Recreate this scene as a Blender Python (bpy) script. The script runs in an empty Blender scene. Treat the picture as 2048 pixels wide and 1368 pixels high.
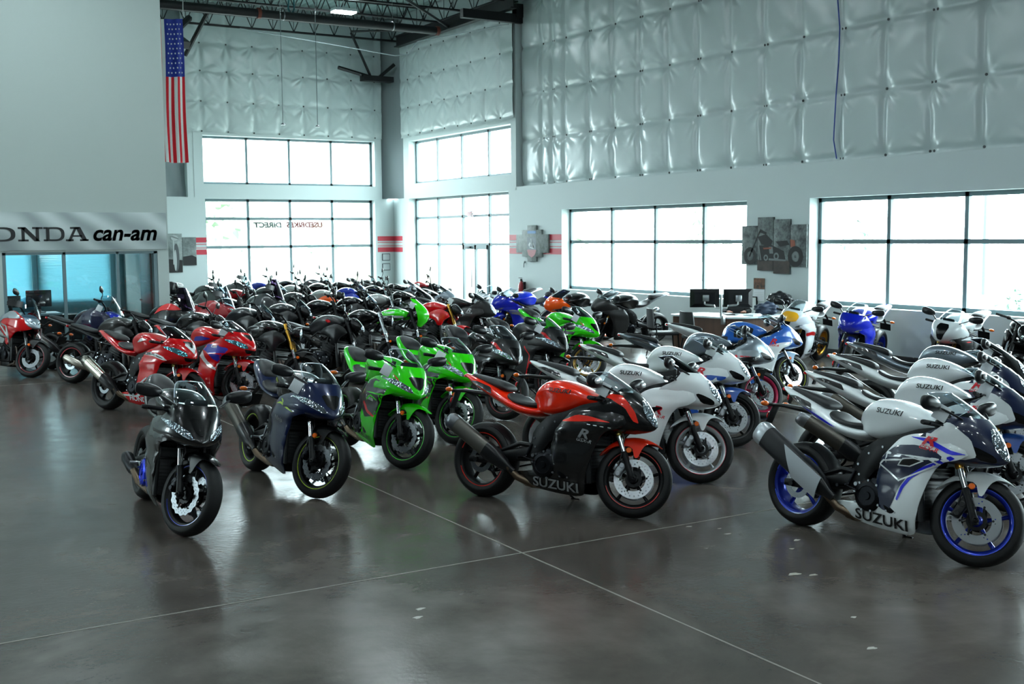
import bpy, bmesh, math, random
import numpy as np
from mathutils import Vector, Matrix
from mathutils.bvhtree import BVHTree
SC = bpy.context.scene
COL = SC.collection
PI = math.pi
rnd = random.Random(4)

# ------------------------------------------------------------------ materials
def lin(h):
    o = []
    for i in (0, 2, 4):
        c = int(h[i:i + 2], 16) / 255
        o.append(c / 12.92 if c <= .04045 else ((c + .055) / 1.055) ** 2.4)
    return (*o, 1)
MATS = {}
def mat(name, col='808080', rough=.5, metal=0., coat=0., spec=.5, emit=None, es=0., bump=None, alpha=1.):
    if name in MATS: return MATS[name]
    m = bpy.data.materials.new(name); m.use_nodes = True; MATS[name] = m
    nt = m.node_tree; b = nt.nodes['Principled BSDF']
    b.inputs['Base Color'].default_value = lin(col)
    b.inputs['Roughness'].default_value = rough
    b.inputs['Metallic'].default_value = metal
    b.inputs['Coat Weight'].default_value = coat
    b.inputs['Coat Roughness'].default_value = .03
    b.inputs['Specular IOR Level'].default_value = spec
    if emit:
        b.inputs['Emission Color'].default_value = lin(emit); b.inputs['Emission Strength'].default_value = es
    if bump:                                   # (kind, scale, strength)
        kind, sc, st = bump
        t = nt.nodes.new('ShaderNodeTexNoise' if kind == 'noise' else 'ShaderNodeTexVoronoi')
        t.inputs['Scale'].default_value = sc
        tc = nt.nodes.new('ShaderNodeTexCoord'); nt.links.new(tc.outputs['Object'], t.inputs['Vector'])
        bp = nt.nodes.new('ShaderNodeBump'); bp.inputs['Strength'].default_value = st; bp.inputs['Distance'].default_value = .01
        nt.links.new(t.outputs[0], bp.inputs['Height']); nt.links.new(bp.outputs[0], b.inputs['Normal'])
    return m
def glassmat(name, tint=(1, 1, 1), refl=.08, rough=.02):
    """thin pane: straight-through light with a mirror coat that grows towards grazing angles"""
    if name in MATS: return MATS[name]
    m = bpy.data.materials.new(name); m.use_nodes = True; MATS[name] = m
    nt = m.node_tree; nt.nodes.clear(); N = nt.nodes.new; L = nt.links.new
    out = N('ShaderNodeOutputMaterial'); mx = N('ShaderNodeMixShader')
    tr = N('ShaderNodeBsdfTransparent'); tr.inputs[0].default_value = (*tint, 1)
    gl = N('ShaderNodeBsdfGlossy'); gl.inputs['Roughness'].default_value = rough
    lw = N('ShaderNodeLayerWeight'); lw.inputs[0].default_value = .5
    pw = N('ShaderNodeMath'); pw.operation = 'POWER'; pw.inputs[1].default_value = 3.5; L(lw.outputs['Facing'], pw.inputs[0])
    ad = N('ShaderNodeMath'); ad.operation = 'MULTIPLY_ADD'; ad.inputs[1].default_value = .8 - refl; ad.inputs[2].default_value = refl; ad.use_clamp = True
    L(pw.outputs[0], ad.inputs[0]); L(ad.outputs[0], mx.inputs[0]); L(tr.outputs[0], mx.inputs[1]); L(gl.outputs[0], mx.inputs[2]); L(mx.outputs[0], out.inputs[0])
    return m
def paint(col, rough=.28): return mat('paint_' + col, col, rough, 0, .75)
def plastic(col='0c0d0f', rough=.45): return mat('plastic_%s_%d' % (col, rough * 100), col, rough, 0, 0, .4)
def metal(col='8a8c90', rough=.3): return mat('metal_%s_%d' % (col, rough * 100), col, rough, 1.)
RUBBER = mat('tyre rubber', '0e0f10', .55, 0, 0, .35, bump=('noise', 90, .12))
SEATM = mat('seat vinyl', '17181b', .5, 0, 0, .45, bump=('noise', 140, .1))
CHROME = metal('d8dde0', .12); STEEL = metal('8c9094', .32); DARKM = metal('232427', .38); BLACKM = mat('black cast metal', '0d0e10', .42, .5)
GOLD = metal('b98a3a', .28); LENS = mat('headlight lens', 'aab8c2', .08, .85, 1., bump=('vor', 45, .9))
TEALENS = mat('blue headlight lens', '6fb2c4', .08, .8, 1., bump=('vor', 45, .9))
ORANGE = mat('amber reflector', 'f06a10', .2, 0, .6); REDL = mat('red lens', 'd01018', .18, 0, .8); WHITEL = mat('clear signal lens', 'd6dadc', .12, .3, .8)
SCREEN = glassmat('clear windscreen', (.80, .86, .88), .05); SMOKE = glassmat('smoked windscreen', (.16, .17, .20), .06)
PURPLE = glassmat('purple windscreen', (.22, .16, .26), .06); PALE = glassmat('pale windscreen', (.62, .72, .78), .08)
MIRG = mat('mirror glass', 'c0c8cc', .04, 1.)
WHITEP = mat('printed white card', 'dfe6ea', .5)

# ------------------------------------------------------------------ mesh builder
class MB:
    def __init__(s): s.v = []; s.f = []
    def add(s, v, f):
        n = len(s.v); s.v += [tuple(p) for p in v]; s.f += [tuple(i + n for i in q) for q in f]; return s
    def tube(s, pts, r, n=10, cap=True, flat=1.):
        P = [Vector(p) for p in pts]; k = len(P)
        R = list(r) if hasattr(r, '__len__') else [r] * k
        T = [(P[min(i + 1, k - 1)] - P[max(i - 1, 0)]).normalized() for i in range(k)]
        a = T[0].cross(Vector((0, 0, 1)))
        if a.length < .2: a = T[0].cross(Vector((0, 1, 0)))
        a.normalize(); v = []
        for i in range(k):
            a = (a - T[i] * a.dot(T[i])).normalized(); b = T[i].cross(a)
            for j in range(n):
                t = 2 * PI * j / n; v.append(P[i] + (a * math.cos(t) + b * math.sin(t) * flat) * R[i])
        f = [(i * n + j, i * n + (j + 1) % n, (i + 1) * n + (j + 1) % n, (i + 1) * n + j) for i in range(k - 1) for j in range(n)]
        if cap: f += [tuple(range(n))[::-1], tuple((k - 1) * n + j for j in range(n))]
        return s.add(v, f)
    def lathe(s, prof, c=(0, 0, 0), n=32, axis='Y', closed=False, a0=0., a1=2 * PI):
        full = abs(a1 - a0 - 2 * PI) < 1e-6; m = n if full else n + 1; v = []; k = len(prof)
        for i in range(m):
            t = a0 + (a1 - a0) * i / n
            for r, h in prof:
                x, z = r * math.cos(t), r * math.sin(t)
                v.append((c[0] + x, c[1] + h, c[2] + z) if axis == 'Y' else (c[0] + x, c[1] + z, c[2] + h) if axis == 'Z' else (c[0] + h, c[1] + x, c[2] + z))
        f = []
        for i in range(n):
            i2 = (i + 1) % m
            for j in range(k if closed else k - 1):
                j2 = (j + 1) % k; f.append((i * k + j, i * k + j2, i2 * k + j2, i2 * k + j))
        return s.add(v, f)
    def box(s, c, d, bev=0., rot=None, seg=2):
        bm = bmesh.new(); bmesh.ops.create_cube(bm, size=1.)
        bmesh.ops.scale(bm, vec=Vector(d), verts=bm.verts)
        if bev: bmesh.ops.bevel(bm, geom=bm.edges[:], offset=bev, segments=seg, affect='EDGES', profile=.5)
        M = Matrix.Translation(c)
        if rot is not None:
            from mathutils import Euler
            M = M @ Euler(rot).to_matrix().to_4x4()
        bmesh.ops.transform(bm, matrix=M, verts=bm.verts); bm.verts.index_update()
        s.add([v.co[:] for v in bm.verts], [[v.index for v in f.verts] for f in bm.faces]); bm.free(); return s
    def loft(s, loops, cap=True):
        k = len(loops[0]); v = [p for l in loops for p in l]
        f = [(i * k + j, i * k + (j + 1) % k, (i + 1) * k + (j + 1) % k, (i + 1) * k + j) for i in range(len(loops) - 1) for j in range(k)]
        if cap: f += [tuple(range(k))[::-1], tuple((len(loops) - 1) * k + j for j in range(k))]
        return s.add(v, f)
    def grid(s, rows):
        k = len(rows[0]); v = [p for r in rows for p in r]
        return s.add(v, [(i * k + j, i * k + j + 1, (i + 1) * k + j + 1, (i + 1) * k + j) for i in range(len(rows) - 1) for j in range(k - 1)])
    def mirror(s):
        n = len(s.v); v = [(x, -y, z) for x, y, z in s.v]; f = [tuple(i + n for i in q[::-1]) for q in s.f]; s.v += v; s.f += f; return s
    def flip(s):
        s.v = [(x, -y, z) for x, y, z in s.v]; s.f = [q[::-1] for q in s.f]; return s
    def xf(s, M): s.v = [tuple(M @ Vector(p)) for p in s.v]; return s
    def mesh(s, name='m', sub=0, sharp=38, solid=0.):
        me = bpy.data.meshes.new(name); me.from_pydata(s.v, [], s.f); me.validate(); fin(me, sharp)
        if sub or solid:
            o = bpy.data.objects.new('tmp', me); COL.objects.link(o)
            if sub:
                q = o.modifiers.new('s', 'SUBSURF'); q.levels = q.render_levels = sub
            if solid:
                q = o.modifiers.new('t', 'SOLIDIFY'); q.thickness = solid; q.offset = -1
            dg = bpy.context.evaluated_depsgraph_get(); m2 = bpy.data.meshes.new_from_object(o.evaluated_get(dg))
            bpy.data.objects.remove(o); bpy.data.meshes.remove(me); me = m2; me.name = name; fin(me, sharp)
        return me
def fin(me, sharp=38):
    me.polygons.foreach_set('use_smooth', [True] * len(me.polygons))
    me.set_sharp_from_angle(angle=math.radians(sharp)); me.update()
GEO = {}
def geo(key, fn):
    if key not in GEO:
        GEO[key] = fn(); GEO[key].name = str(key).replace(' ', '_')[:50]
    return GEO[key]
BVH = {}
def bvh(key):
    if key not in BVH:
        me = GEO[key]; BVH[key] = BVHTree.FromPolygons([v.co[:] for v in me.vertices], [p.vertices[:] for p in me.polygons])
    return BVH[key]

def rc(pts, r=.22, it=2):
    P = [Vector(p[:2]) for p in pts]
    for _ in range(it):
        Q = []
        for i in range(len(P)):
            a, b = P[i], P[(i + 1) % len(P)]; Q += [a.lerp(b, r), a.lerp(b, 1 - r)]
        P = Q
    return [tuple(p) for p in P]
def gridded(bm, cell):
    xs = [v.co.x for v in bm.verts]; ys = [v.co.y for v in bm.verts]
    for ax, lo, hi in ((0, min(xs), max(xs)), (1, min(ys), max(ys))):
        k = math.floor(lo / cell) + 1
        while k * cell < hi - 1e-5:
            co = Vector((k * cell, 0, 0)) if ax == 0 else Vector((0, k * cell, 0)); no = Vector((1, 0, 0)) if ax == 0 else Vector((0, 1, 0))
            bmesh.ops.bisect_plane(bm, geom=bm.verts[:] + bm.edges[:] + bm.faces[:], plane_co=co, plane_no=no); k += 1
    return bm
def polybm(outlines):
    bm = bmesh.new()
    for o in outlines: bm.faces.new([bm.verts.new((p[0], p[1], 0)) for p in o])
    bm.normal_update()
    return bm
def panel(outline, F, th=.006, cell=.04, er=.01, side=1):
    """rounded sheet: outline in the (a, b) domain laid on the surface F(a, b) -> (x, y, z); th inward along -y*side"""
    bm = polybm([outline])
    if er: bmesh.ops.inset_region(bm, faces=bm.faces[:], thickness=er * .9, use_even_offset=False)
    gridded(bm, cell); bm.verts.index_update()
    A = np.array([v.co[:2] for v in bm.verts]); O = np.array(outline); E = np.roll(O, -1, 0) - O
    W = A[:, None] - O[None]; t = np.clip((W * E).sum(2) / ((E * E).sum(1) + 1e-12), 0, 1)
    d = np.sqrt(((W - t[..., None] * E) ** 2).sum(2)).min(1)
    q = 1 - np.minimum(d / max(er, 1e-6), 1) if er else d * 0
    drop = er * (1 - np.sqrt(np.maximum(0, 1 - q * q)))
    n = len(A); V = []; W2 = []
    for i in range(n):
        x, y, z = F(A[i, 0], A[i, 1]); V.append((x, (y - drop[i]) * side, z)); W2.append((x, (y - drop[i] - th) * side, z))
    f = [[v.index for v in q.verts] for q in bm.faces]; g = [[j + n for j in q[::-1]] for q in f]
    for e in bm.edges:
        if e.is_boundary:
            a, b = e.verts[0].index, e.verts[1].index; g.append((a, b, b + n, a + n))
    bm.free(); m = MB(); m.add(V + W2, f + g); return m
def project(bm, tree, side='R', off=.0025, cell=.03):
    """lay flat lettering or marks (drawn in a side, front or top view) on the body surface"""
    if cell: gridded(bm, cell)
    bm.verts.index_update(); V = []
    for v in bm.verts:
        a, b = v.co.x, v.co.y
        o, d = {'R': ((a, -1, b), (0, 1, 0)), 'L': ((a, 1, b), (0, -1, 0)), 'F': ((2, a, b), (-1, 0, 0)), 'T': ((a, b, 2), (0, 0, -1))}[side]
        h = tree.ray_cast(Vector(o), Vector(d), 3.5)
        if h[0] is None: h = tree.find_nearest(Vector(o) + Vector(d) * .8)
        p, nn = h[0], h[1]
        if nn.dot(Vector(d)) > 0: nn = -nn
        V.append(tuple(p + (nn * .6 - Vector(d) * .4) * off))
    m = MB(); m.add(V, [[v.index for v in f.verts] for f in bm.faces]); bm.free(); return m
def textbm(s, size=.1, shear=0., bold=.0, wide=1., flipx=False, at=(0, 0), rot=0., align='CENTER'):
    cu = bpy.data.curves.new('t', 'FONT'); cu.body = s; cu.size = size; cu.shear = shear; cu.offset = bold * size; cu.align_x = align; cu.resolution_u = 3; cu.fill_mode = 'FRONT'
    o = bpy.data.objects.new('tmp', cu); COL.objects.link(o); dg = bpy.context.evaluated_depsgraph_get()
    me = bpy.data.meshes.new_from_object(o.evaluated_get(dg)); bpy.data.objects.remove(o)
    bm = bmesh.new(); bm.from_mesh(me); bpy.data.meshes.remove(me)
    c, sn = math.cos(rot), math.sin(rot)
    for v in bm.verts:
        x, y = v.co.x * wide * (-1 if flipx else 1), v.co.y; v.co = (at[0] + c * x - sn * y, at[1] + sn * x + c * y, 0)
    return bm

# ------------------------------------------------------------------ objects
def ob(name, me, m=None, parent=None, M=None, label=None):
    o = bpy.data.objects.new(name, me); COL.objects.link(o)
    if m is not None:
        if len(me.materials) == 0: me.materials.append(None)
        o.material_slots[0].link = 'OBJECT'; o.material_slots[0].material = m
    if parent is not None: o.parent = parent
    if M is not None: o.matrix_basis = M
    if label: o['label'] = label
    return o
def empty(name, loc=(0, 0, 0), rot=(0, 0, 0)):
    o = bpy.data.objects.new(name, None); COL.objects.link(o); o.location = loc; o.rotation_euler = rot; o.empty_display_size = .2; return o
def tag(o, label, cat, group=None):
    o['label'] = label; o['category'] = cat
    if group: o['group'] = group
    return o
def struct(o, label=None):
    o['kind'] = 'structure'
    if label: o['label'] = label
    return o
# ------------------------------------------------------------------ motorcycle geometry (x forward, y left, z up; origin on the floor between the wheels)
FA = (.71, 0, .30); RA = (-.71, 0, .318)
RAKE = Vector((-.407, 0, .914))
def steer_matrix(deg, rake=24., px=.66):
    r = math.radians(rake); P = Vector((px, 0, .30)); ax = Vector((-math.sin(r), 0, math.cos(r)))
    return Matrix.Translation(P) @ Matrix.Rotation(math.radians(deg), 4, ax) @ Matrix.Translation(-P)

def g_tyre(c, R, W, rin, n=52):
    pr = [(rin, -W * .36), (rin + .012, -W * .44), (R - .062, -W * .5)]
    for t in np.linspace(-1, 1, 13):
        a = t * math.radians(78); pr.append((R - W * .36 * (1 - math.cos(a)), W * .5 * math.sin(a) / math.sin(math.radians(78))))
    pr += [(R - .062, W * .5), (rin + .012, W * .44), (rin, W * .36)]
    return MB().lathe(pr, c, n, closed=True).mesh(sharp=50)
def g_rim(c, W, kind='five', n=48):
    m = MB()
    m.lathe([(.229, -W / 2), (.229, -W / 2 + .006), (.222, -W * .36), (.222, W * .36), (.229, W / 2 - .006), (.229, W / 2), (.213, W / 2 - .002), (.203, W / 2 - .014), (.196, W * .25), (.196, -W * .25), (.203, -W / 2 + .014), (.213, -W / 2 + .002)], c, n, closed=True)
    m.lathe([(.001, -.062), (.03, -.062), (.036, -.05), (.05, -.03), (.05, .03), (.036, .05), (.03, .062), (.001, .062)], c, 20)
    k = {'five': 5, 'six': 6, 'y': 5, 'wire': 18}[kind]
    for i in range(k):
        a = 2 * PI * i / k + .3
        def P(r, da=0., y=0.): return (c[0] + r * math.cos(a + da), c[1] + y, c[2] + r * math.sin(a + da))
        if kind == 'wire':
            m.tube([P(.045, 0, .03), P(.2, .25, 0)], .003, 5); m.tube([P(.045, 0, -.03), P(.2, -.25, 0)], .003, 5)
        elif kind == 'y':
            m.tube([P(.035), P(.11)], [.02, .016], 8, flat=.8)
            for d in (-.2, .2): m.tube([P(.10), P(.15, d * .6), P(.201, d)], [.013, .011, .014], 8, flat=.9)
        else: m.tube([P(.035), P(.12, .03), P(.201, .07)], [.024, .016, .02], 8, flat=.8)
    return m.mesh(sharp=45)
def g_stripe(c, W, gaps=0):
    m = MB()
    for s in (-1, 1):
        for i in range(2 if gaps else 1):
            a0, a1 = ((PI * i + .35, PI * (i + 1) - .35) if gaps else (0, 2 * PI))
            m.lathe([(.221, s * (W / 2 + .001)), (.2295, s * (W / 2 + .002)), (.2295, s * (W / 2 - .004)), (.221, s * (W / 2 - .004))], c, 40, a0=a0, a1=a1, closed=True)
    return m.mesh(sharp=60)
def g_disc(c, y, r1, r2, petal=0, n=96):
    m = MB(); J = 8; R = [r1 + (r2 - r1) * j / (J - 1) for j in range(J)]; v = []
    for s in (-.0025, .0025):
        for i in range(n):
            a = 2 * PI * i / n
            for j, r in enumerate(R):
                if petal: r += .005 * math.sin(a * petal) * (1 if j == J - 1 else .8 if j == 0 else 0)
                v.append((c[0] + r * math.cos(a), c[1] + y + s, c[2] + r * math.sin(a)))
    f = []
    for s in (0, 1):
        o = s * n * J
        for i in range(n):
            i2 = (i + 1) % n
            for j in range(J - 1):
                if (j == 2 and i % 4 == 0) or (j == 4 and i % 4 == 2): continue
                f.append((o + i * J + j, o + i * J + j + 1, o + i2 * J + j + 1, o + i2 * J + j))
    for i in range(n):
        i2 = (i + 1) % n
        for j in (0, J - 1): f.append((i * J + j, i2 * J + j, n * J + i2 * J + j, n * J + i * J + j))
    m.add(v, f); return m.mesh(sharp=40)
def g_carrier(c, y, r1, k=6):
    m = MB().lathe([(.04, y - .004), (.066, y - .004), (.066, y + .004), (.04, y + .004)], c, 24, closed=True)
    for i in range(k):
        a = 2 * PI * i / k; q = lambda r, d: (c[0] + r * math.cos(a + d), c[1] + y, c[2] + r * math.sin(a + d))
        m.tube([q(.06, -.15), q(r1 + .008, .18)], .009, 6, flat=.4)
        m.lathe([(.001, -.006), (.008, -.006), (.008, .006), (.001, .006)], q(r1 + .008, .18), 8)
    return m.mesh()
def foot(t, y): return (FA[0] - .012 + RAKE.x * t, y, FA[2] + RAKE.z * t)
def g_fork_lower(y):
    s = 1 if y > 0 else -1
    m = MB().tube([foot(-.035, y), foot(.0, y), foot(.05, y), foot(.14, y), foot(.215, y)], [.022, .03, .026, .024, .027], 14)
    m.lathe([(.001, s * .02), (.012, s * .034), (.021, s * .03), (.021, -s * .02)], (FA[0], y, FA[2]), 14)
    m.box((FA[0] - .075, y - s * .01, FA[2] + .10), (.09, .02, .05), .006, rot=(0, .5, 0))
    return m.mesh()
def g_caliper(y):
    s = 1 if y > 0 else -1
    m = MB().box((FA[0] - .112, y - s * .028, FA[2] + .055), (.058, .062, .125), .014, rot=(0, .42, 0))
    for d in (-.032, .032): m.lathe([(.001, s * .008), (.017, s * .008), (.019, 0)], (FA[0] - .112 + d * .41, y + s * .004, FA[2] + .055 + d), 12)
    m.box((FA[0] - .150, y - s * .028, FA[2] + .075), (.02, .03, .05), .005, rot=(0, .42, 0))
    return m.mesh()
def g_fender(style):
    prof = [(0, .336, 0.), (.3, .329, .045), (.5, .312, .066), (.62, .29, .074), (1., .165, .082)]
    def F(a, b):
        ab = abs(b); r = np.interp(ab, [p[0] for p in prof], [p[1] for p in prof]); y = np.interp(ab, [p[0] for p in prof], [p[2] for p in prof])
        t = math.radians(90 - a * 100); return (FA[0] + r * math.cos(t), y * (1 if b >= 0 else -1), FA[2] + r * math.sin(t))
    w = .58
    half = [(.36, 0.), (.33, .22), (.25, .40), (.17, .56), (.10, .72), (.05, 1.), (-.05, 1.), (-.10, .74), (-.30, .66), (-.52, .5), (-.60, .3)]
    if style == 'long': half = [(.48, 0.), (.46, .15), (.34, .36), (.2, .54), (.12, .7), (.05, .98), (-.06, .98), (-.12, .74), (-.34, .7), (-.62, .52), (-.66, .3)]
    if style == 'short': half = [(.25, 0.), (.22, .3), (.12, .5), (.06, .7), (.02, .8), (-.05, .8), (-.12, .68), (-.3, .56), (-.42, .3)]
    o = half + [(-.62 if style != 'short' else -.44, 0.)] + [(a, -b) for a, b in half[::-1] if b > 0]
    bm = polybm([rc(o, .2, 1)]); gridded(bm, .06); bm.verts.index_update()
    V = [F(v.co.x, v.co.y) for v in bm.verts]; m = MB(); m.add(V, [[v.index for v in f.verts] for f in bm.faces]); bm.free()
    return m.mesh(solid=.005, sharp=50)

# body width of the side fairings
def YS(x, z):
    w = np.interp(x, [-.45, -.2, .05, .25, .45, .60, .72, .82], [.165, .195, .222, .243, .24, .21, .15, .07])
    g = np.interp(z, [.1, .16, .24, .36, .5, .64, .8, .9, 1.], [.5, .66, .82, .93, .98, 1.02, 1., .9, .78])
    c = .014 * math.exp(-((z - .66 - .12 * (x - .3)) / .045) ** 2) - .008 * math.exp(-((z - .56 - .1 * (x - .3)) / .05) ** 2)
    return w * g + c
FS = lambda x, z: (x, YS(x, z), z)
SIDE = {
 'suz': [(.70, .735), (.64, .69), (.55, .665), (.49, .60), (.445, .48), (.405, .36), (.375, .24), (.355, .125), (.10, .125), (-.14, .15), (-.30, .195), (-.315, .265), (-.12, .285), (.01, .325), (.055, .42), (.05, .52), (.09, .62), (.15, .71), (.22, .785), (.31, .825), (.44, .845), (.60, .86), (.70, .82)],
 'kaw': [(.70, .72), (.62, .69), (.53, .66), (.485, .58), (.44, .46), (.40, .36), (.37, .24), (.33, .12), (.06, .16), (-.14, .20), (-.22, .26), (-.08, .36), (.03, .42), (.06, .50), (.08, .62), (.13, .72), (.2, .79), (.33, .84), (.46, .86), (.62, .84), (.70, .80)],
 'hon': [(.70, .74), (.62, .70), (.52, .66), (.47, .58), (.43, .47), (.395, .36), (.375, .24), (.35, .11), (.05, .115), (-.2, .14), (-.33, .19), (-.30, .25), (-.12, .27), (.02, .31), (.08, .40), (.10, .52), (.13, .64), (.18, .74), (.25, .80), (.34, .835), (.46, .845), (.62, .86), (.70, .82)],
}
def g_side(style, s):
    return panel(rc(SIDE[style], .2, 2), FS, .006, .045, .012, s).mesh(sharp=50)
# nose: stacked horizontal contours (z, tip x, rear x, half width, point)
NOSE = {
 'suz': [(.655, .70, .46, .09, 1.3), (.685, .83, .42, .165, 1.5), (.725, .885, .38, .212, 1.58), (.785, .868, .36, .232, 1.5), (.84, .834, .40, .234, 1.38), (.895, .785, .50, .218, 1.2), (.945, .728, .54, .195, 1.0), (.98, .685, .55, .165, 1.0)],
 'kaw': [(.665, .72, .47, .10, 1.5), (.69, .875, .42, .19, 1.75), (.725, .90, .38, .246, 1.65), (.775, .862, .37, .250, 1.4), (.83, .82, .42, .226, 1.2), (.885, .775, .50, .200, 1.05), (.94, .722, .54, .178, 1.0), (.975, .685, .55, .155, 1.0)],
 'hon': [(.66, .68, .46, .12, 1.3), (.695, .80, .42, .20, 1.4), (.74, .862, .38, .235, 1.4), (.795, .862, .36, .245, 1.3), (.85, .83, .40, .235, 1.2), (.905, .775, .50, .215, 1.1), (.95, .722, .54, .19, 1.0), (.98, .685, .55, .165, 1.0)],
 'yam': [(.65, .65, .45, .10, 1.1), (.69, .77, .42, .18, 1.1), (.74, .825, .38, .225, 1.1), (.80, .842, .36, .245, 1.05), (.86, .82, .42, .242, 1.), (.91, .77, .50, .226, .95), (.955, .71, .54, .2, .95), (.98, .68, .55, .17, .95)],
}
def nose_pt(sec, t):
    z, xt, xr, w, e = sec; s = abs(math.sin(t * PI / 2)); p = 2.05 - (e - 1) * 1.25
    return (xr + (xt - xr) * max(0, 1 - s ** p) ** .46, w * s * (1 if t > 0 else -1), z)
def g_nose(style):
    S = NOSE[style]; zs = [q[0] for q in S]; Z = []
    for i in range(len(S) - 1): Z += [(S[i], S[i + 1], S[max(i - 1, 0)], S[min(i + 2, len(S) - 1)], k / 3) for k in range(3)]
    def cr(a, b, c, d, t): return .5 * (2 * b + (c - a) * t + (2 * a - 5 * b + 4 * c - d) * t * t + (3 * b - a - 3 * c + d) * t ** 3)
    L = [tuple(cr(z[2][j], z[0][j], z[1][j], z[3][j], z[4]) for j in range(5)) for z in Z] + [S[-1]]
    n = 40
    return MB().loft([[nose_pt(q, -1 + 2 * j / n) for j in range(n + 1)] for q in L], cap=True).mesh(sharp=32)
def g_screen(style, tall=0., rim=False):
    S = NOSE[style]; base = S[-2]; rows = []
    for i in range(9):
        s = i / 8; z = .945 + (.185 + tall) * s ** .92; xt = .715 - (.30 + tall * .5) * s ** 1.15; w = .158 - .05 * s ** 2; xr = xt - .17 + .03 * s
        if s > .99: w *= .9
        rows.append([(xr + (xt - xr) * math.cos(t * 1.45) ** .8, w * math.sin(t * 1.45), z - .02 * s * t * t) for t in np.linspace(-1, 1, 17)])
    if rim: return MB().tube([rows[i][0] for i in range(9)] + rows[8][1:-1] + [rows[i][-1] for i in range(8, -1, -1)], .0032, 6).mesh()
    return MB().grid(rows).mesh(solid=.004, sharp=60)
def decal_front(key, outs, basekey, off=.004):
    return geo(key, lambda: project(polybm(outs), bvh(basekey), 'F', off, .02).mesh(sharp=50))
def mir(o): return [(-a, b) for a, b in o][::-1]

def ss(t, w, h, k=14, e=2.6):                     # super-ellipse section
    return [(w * math.copysign(abs(math.cos(2 * PI * i / k)) ** (2 / e), math.cos(2 * PI * i / k)), h * math.copysign(abs(math.sin(2 * PI * i / k)) ** (2 / e), math.sin(2 * PI * i / k))) for i in range(k)]
def body(st, k=16, e=2.6, taper=.8, sub=1, scal=0.):
    """closed body from stations (x, z low, z high, half width); scal hollows the flanks for the knees"""
    L = []
    for x, z0, z1, w in st:
        h = (z1 - z0) / 2; zc = (z0 + z1) / 2; q = scal * max(0., min(1., (.16 - x) / .2))
        L.append([(x, a * (1 if b > 0 else 1 - (1 - taper) * min(1, -b / h)) * (1 - q * math.exp(-((b / h + .15) / .38) ** 2)) * (1 + .05 * (1 if scal else 0) * math.exp(-((b / h - .5) / .22) ** 2)), zc + b) for a, b in ss(0, w, h, k, e)])
    return MB().loft(L).mesh(sub=sub, sharp=60)
TANK = {
 'suz': [(-.215, .80, .85, .085), (-.195, .775, .915, .12), (-.15, .75, .995, .158), (-.07, .735, 1.04, .192), (.04, .745, 1.045, .212), (.15, .77, 1.02, .21), (.25, .80, .98, .185), (.33, .83, .94, .15), (.38, .855, .905, .10)],
 'kaw': [(-.20, .79, .85, .09), (-.18, .77, .915, .12), (-.13, .75, .985, .15), (-.05, .74, 1.03, .18), (.05, .75, 1.035, .2), (.16, .775, 1.01, .2), (.27, .81, .965, .175), (.35, .84, .925, .13), (.39, .86, .90, .09)],
 'nak': [(-.24, .76, .82, .08), (-.2, .74, .885, .12), (-.12, .735, .97, .165), (0, .74, 1.03, .205), (.13, .77, 1.05, .222), (.24, .80, 1.03, .215), (.33, .84, .99, .18), (.39, .87, .95, .12)],
 'caf': [(-.27, .79, .84, .07), (-.24, .775, .885, .11), (-.14, .77, .945, .15), (0, .77, .985, .17), (.14, .775, 1.0, .18), (.27, .785, .99, .175), (.36, .80, .955, .15), (.41, .83, .92, .1)],
}
def g_tank(s): return body(TANK[s], 22, {'suz': 3.1, 'kaw': 3.2, 'nak': 2.8, 'caf': 2.3}[s], .8, 1, {'suz': .2, 'kaw': .2, 'nak': .24, 'caf': .0}[s])
def g_seat(kind='sport'):
    st = [(-.13, .79, .86, .085), (-.17, .775, .85, .115), (-.26, .785, .838, .145), (-.36, .80, .848, .155), (-.44, .825, .878, .148), (-.485, .86, .915, .12)]
    if kind == 'flat': st = [(-.16, .77, .84, .1), (-.22, .765, .845, .135), (-.34, .78, .85, .15), (-.46, .80, .872, .148), (-.56, .83, .905, .135), (-.70, .86, .93, .12), (-.80, .88, .935, .085)]
    return body(st, 16, 3., .9, 1)
def g_pillion(kind='suz'):
    st = [(-.50, .905, .94, .09), (-.53, .90, .975, .108), (-.62, .92, 1.0, .10), (-.74, .955, 1.022, .078), (-.86, .99, 1.038, .05), (-.93, 1.01, 1.042, .025)]
    if kind == 'kaw': st = [(-.50, .90, .945, .09), (-.525, .89, .995, .105), (-.60, .92, 1.035, .112), (-.70, .96, 1.056, .095), (-.80, 1.0, 1.068, .065), (-.87, 1.03, 1.068, .03)]
    if kind == 'yam': st = [(-.50, .92, .98, .07), (-.53, .90, 1.01, .1), (-.62, .93, 1.03, .105), (-.74, .97, 1.04, .09), (-.84, 1.0, 1.045, .06)]
    return body(st, 16, 2.8, .9, 1)
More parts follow.
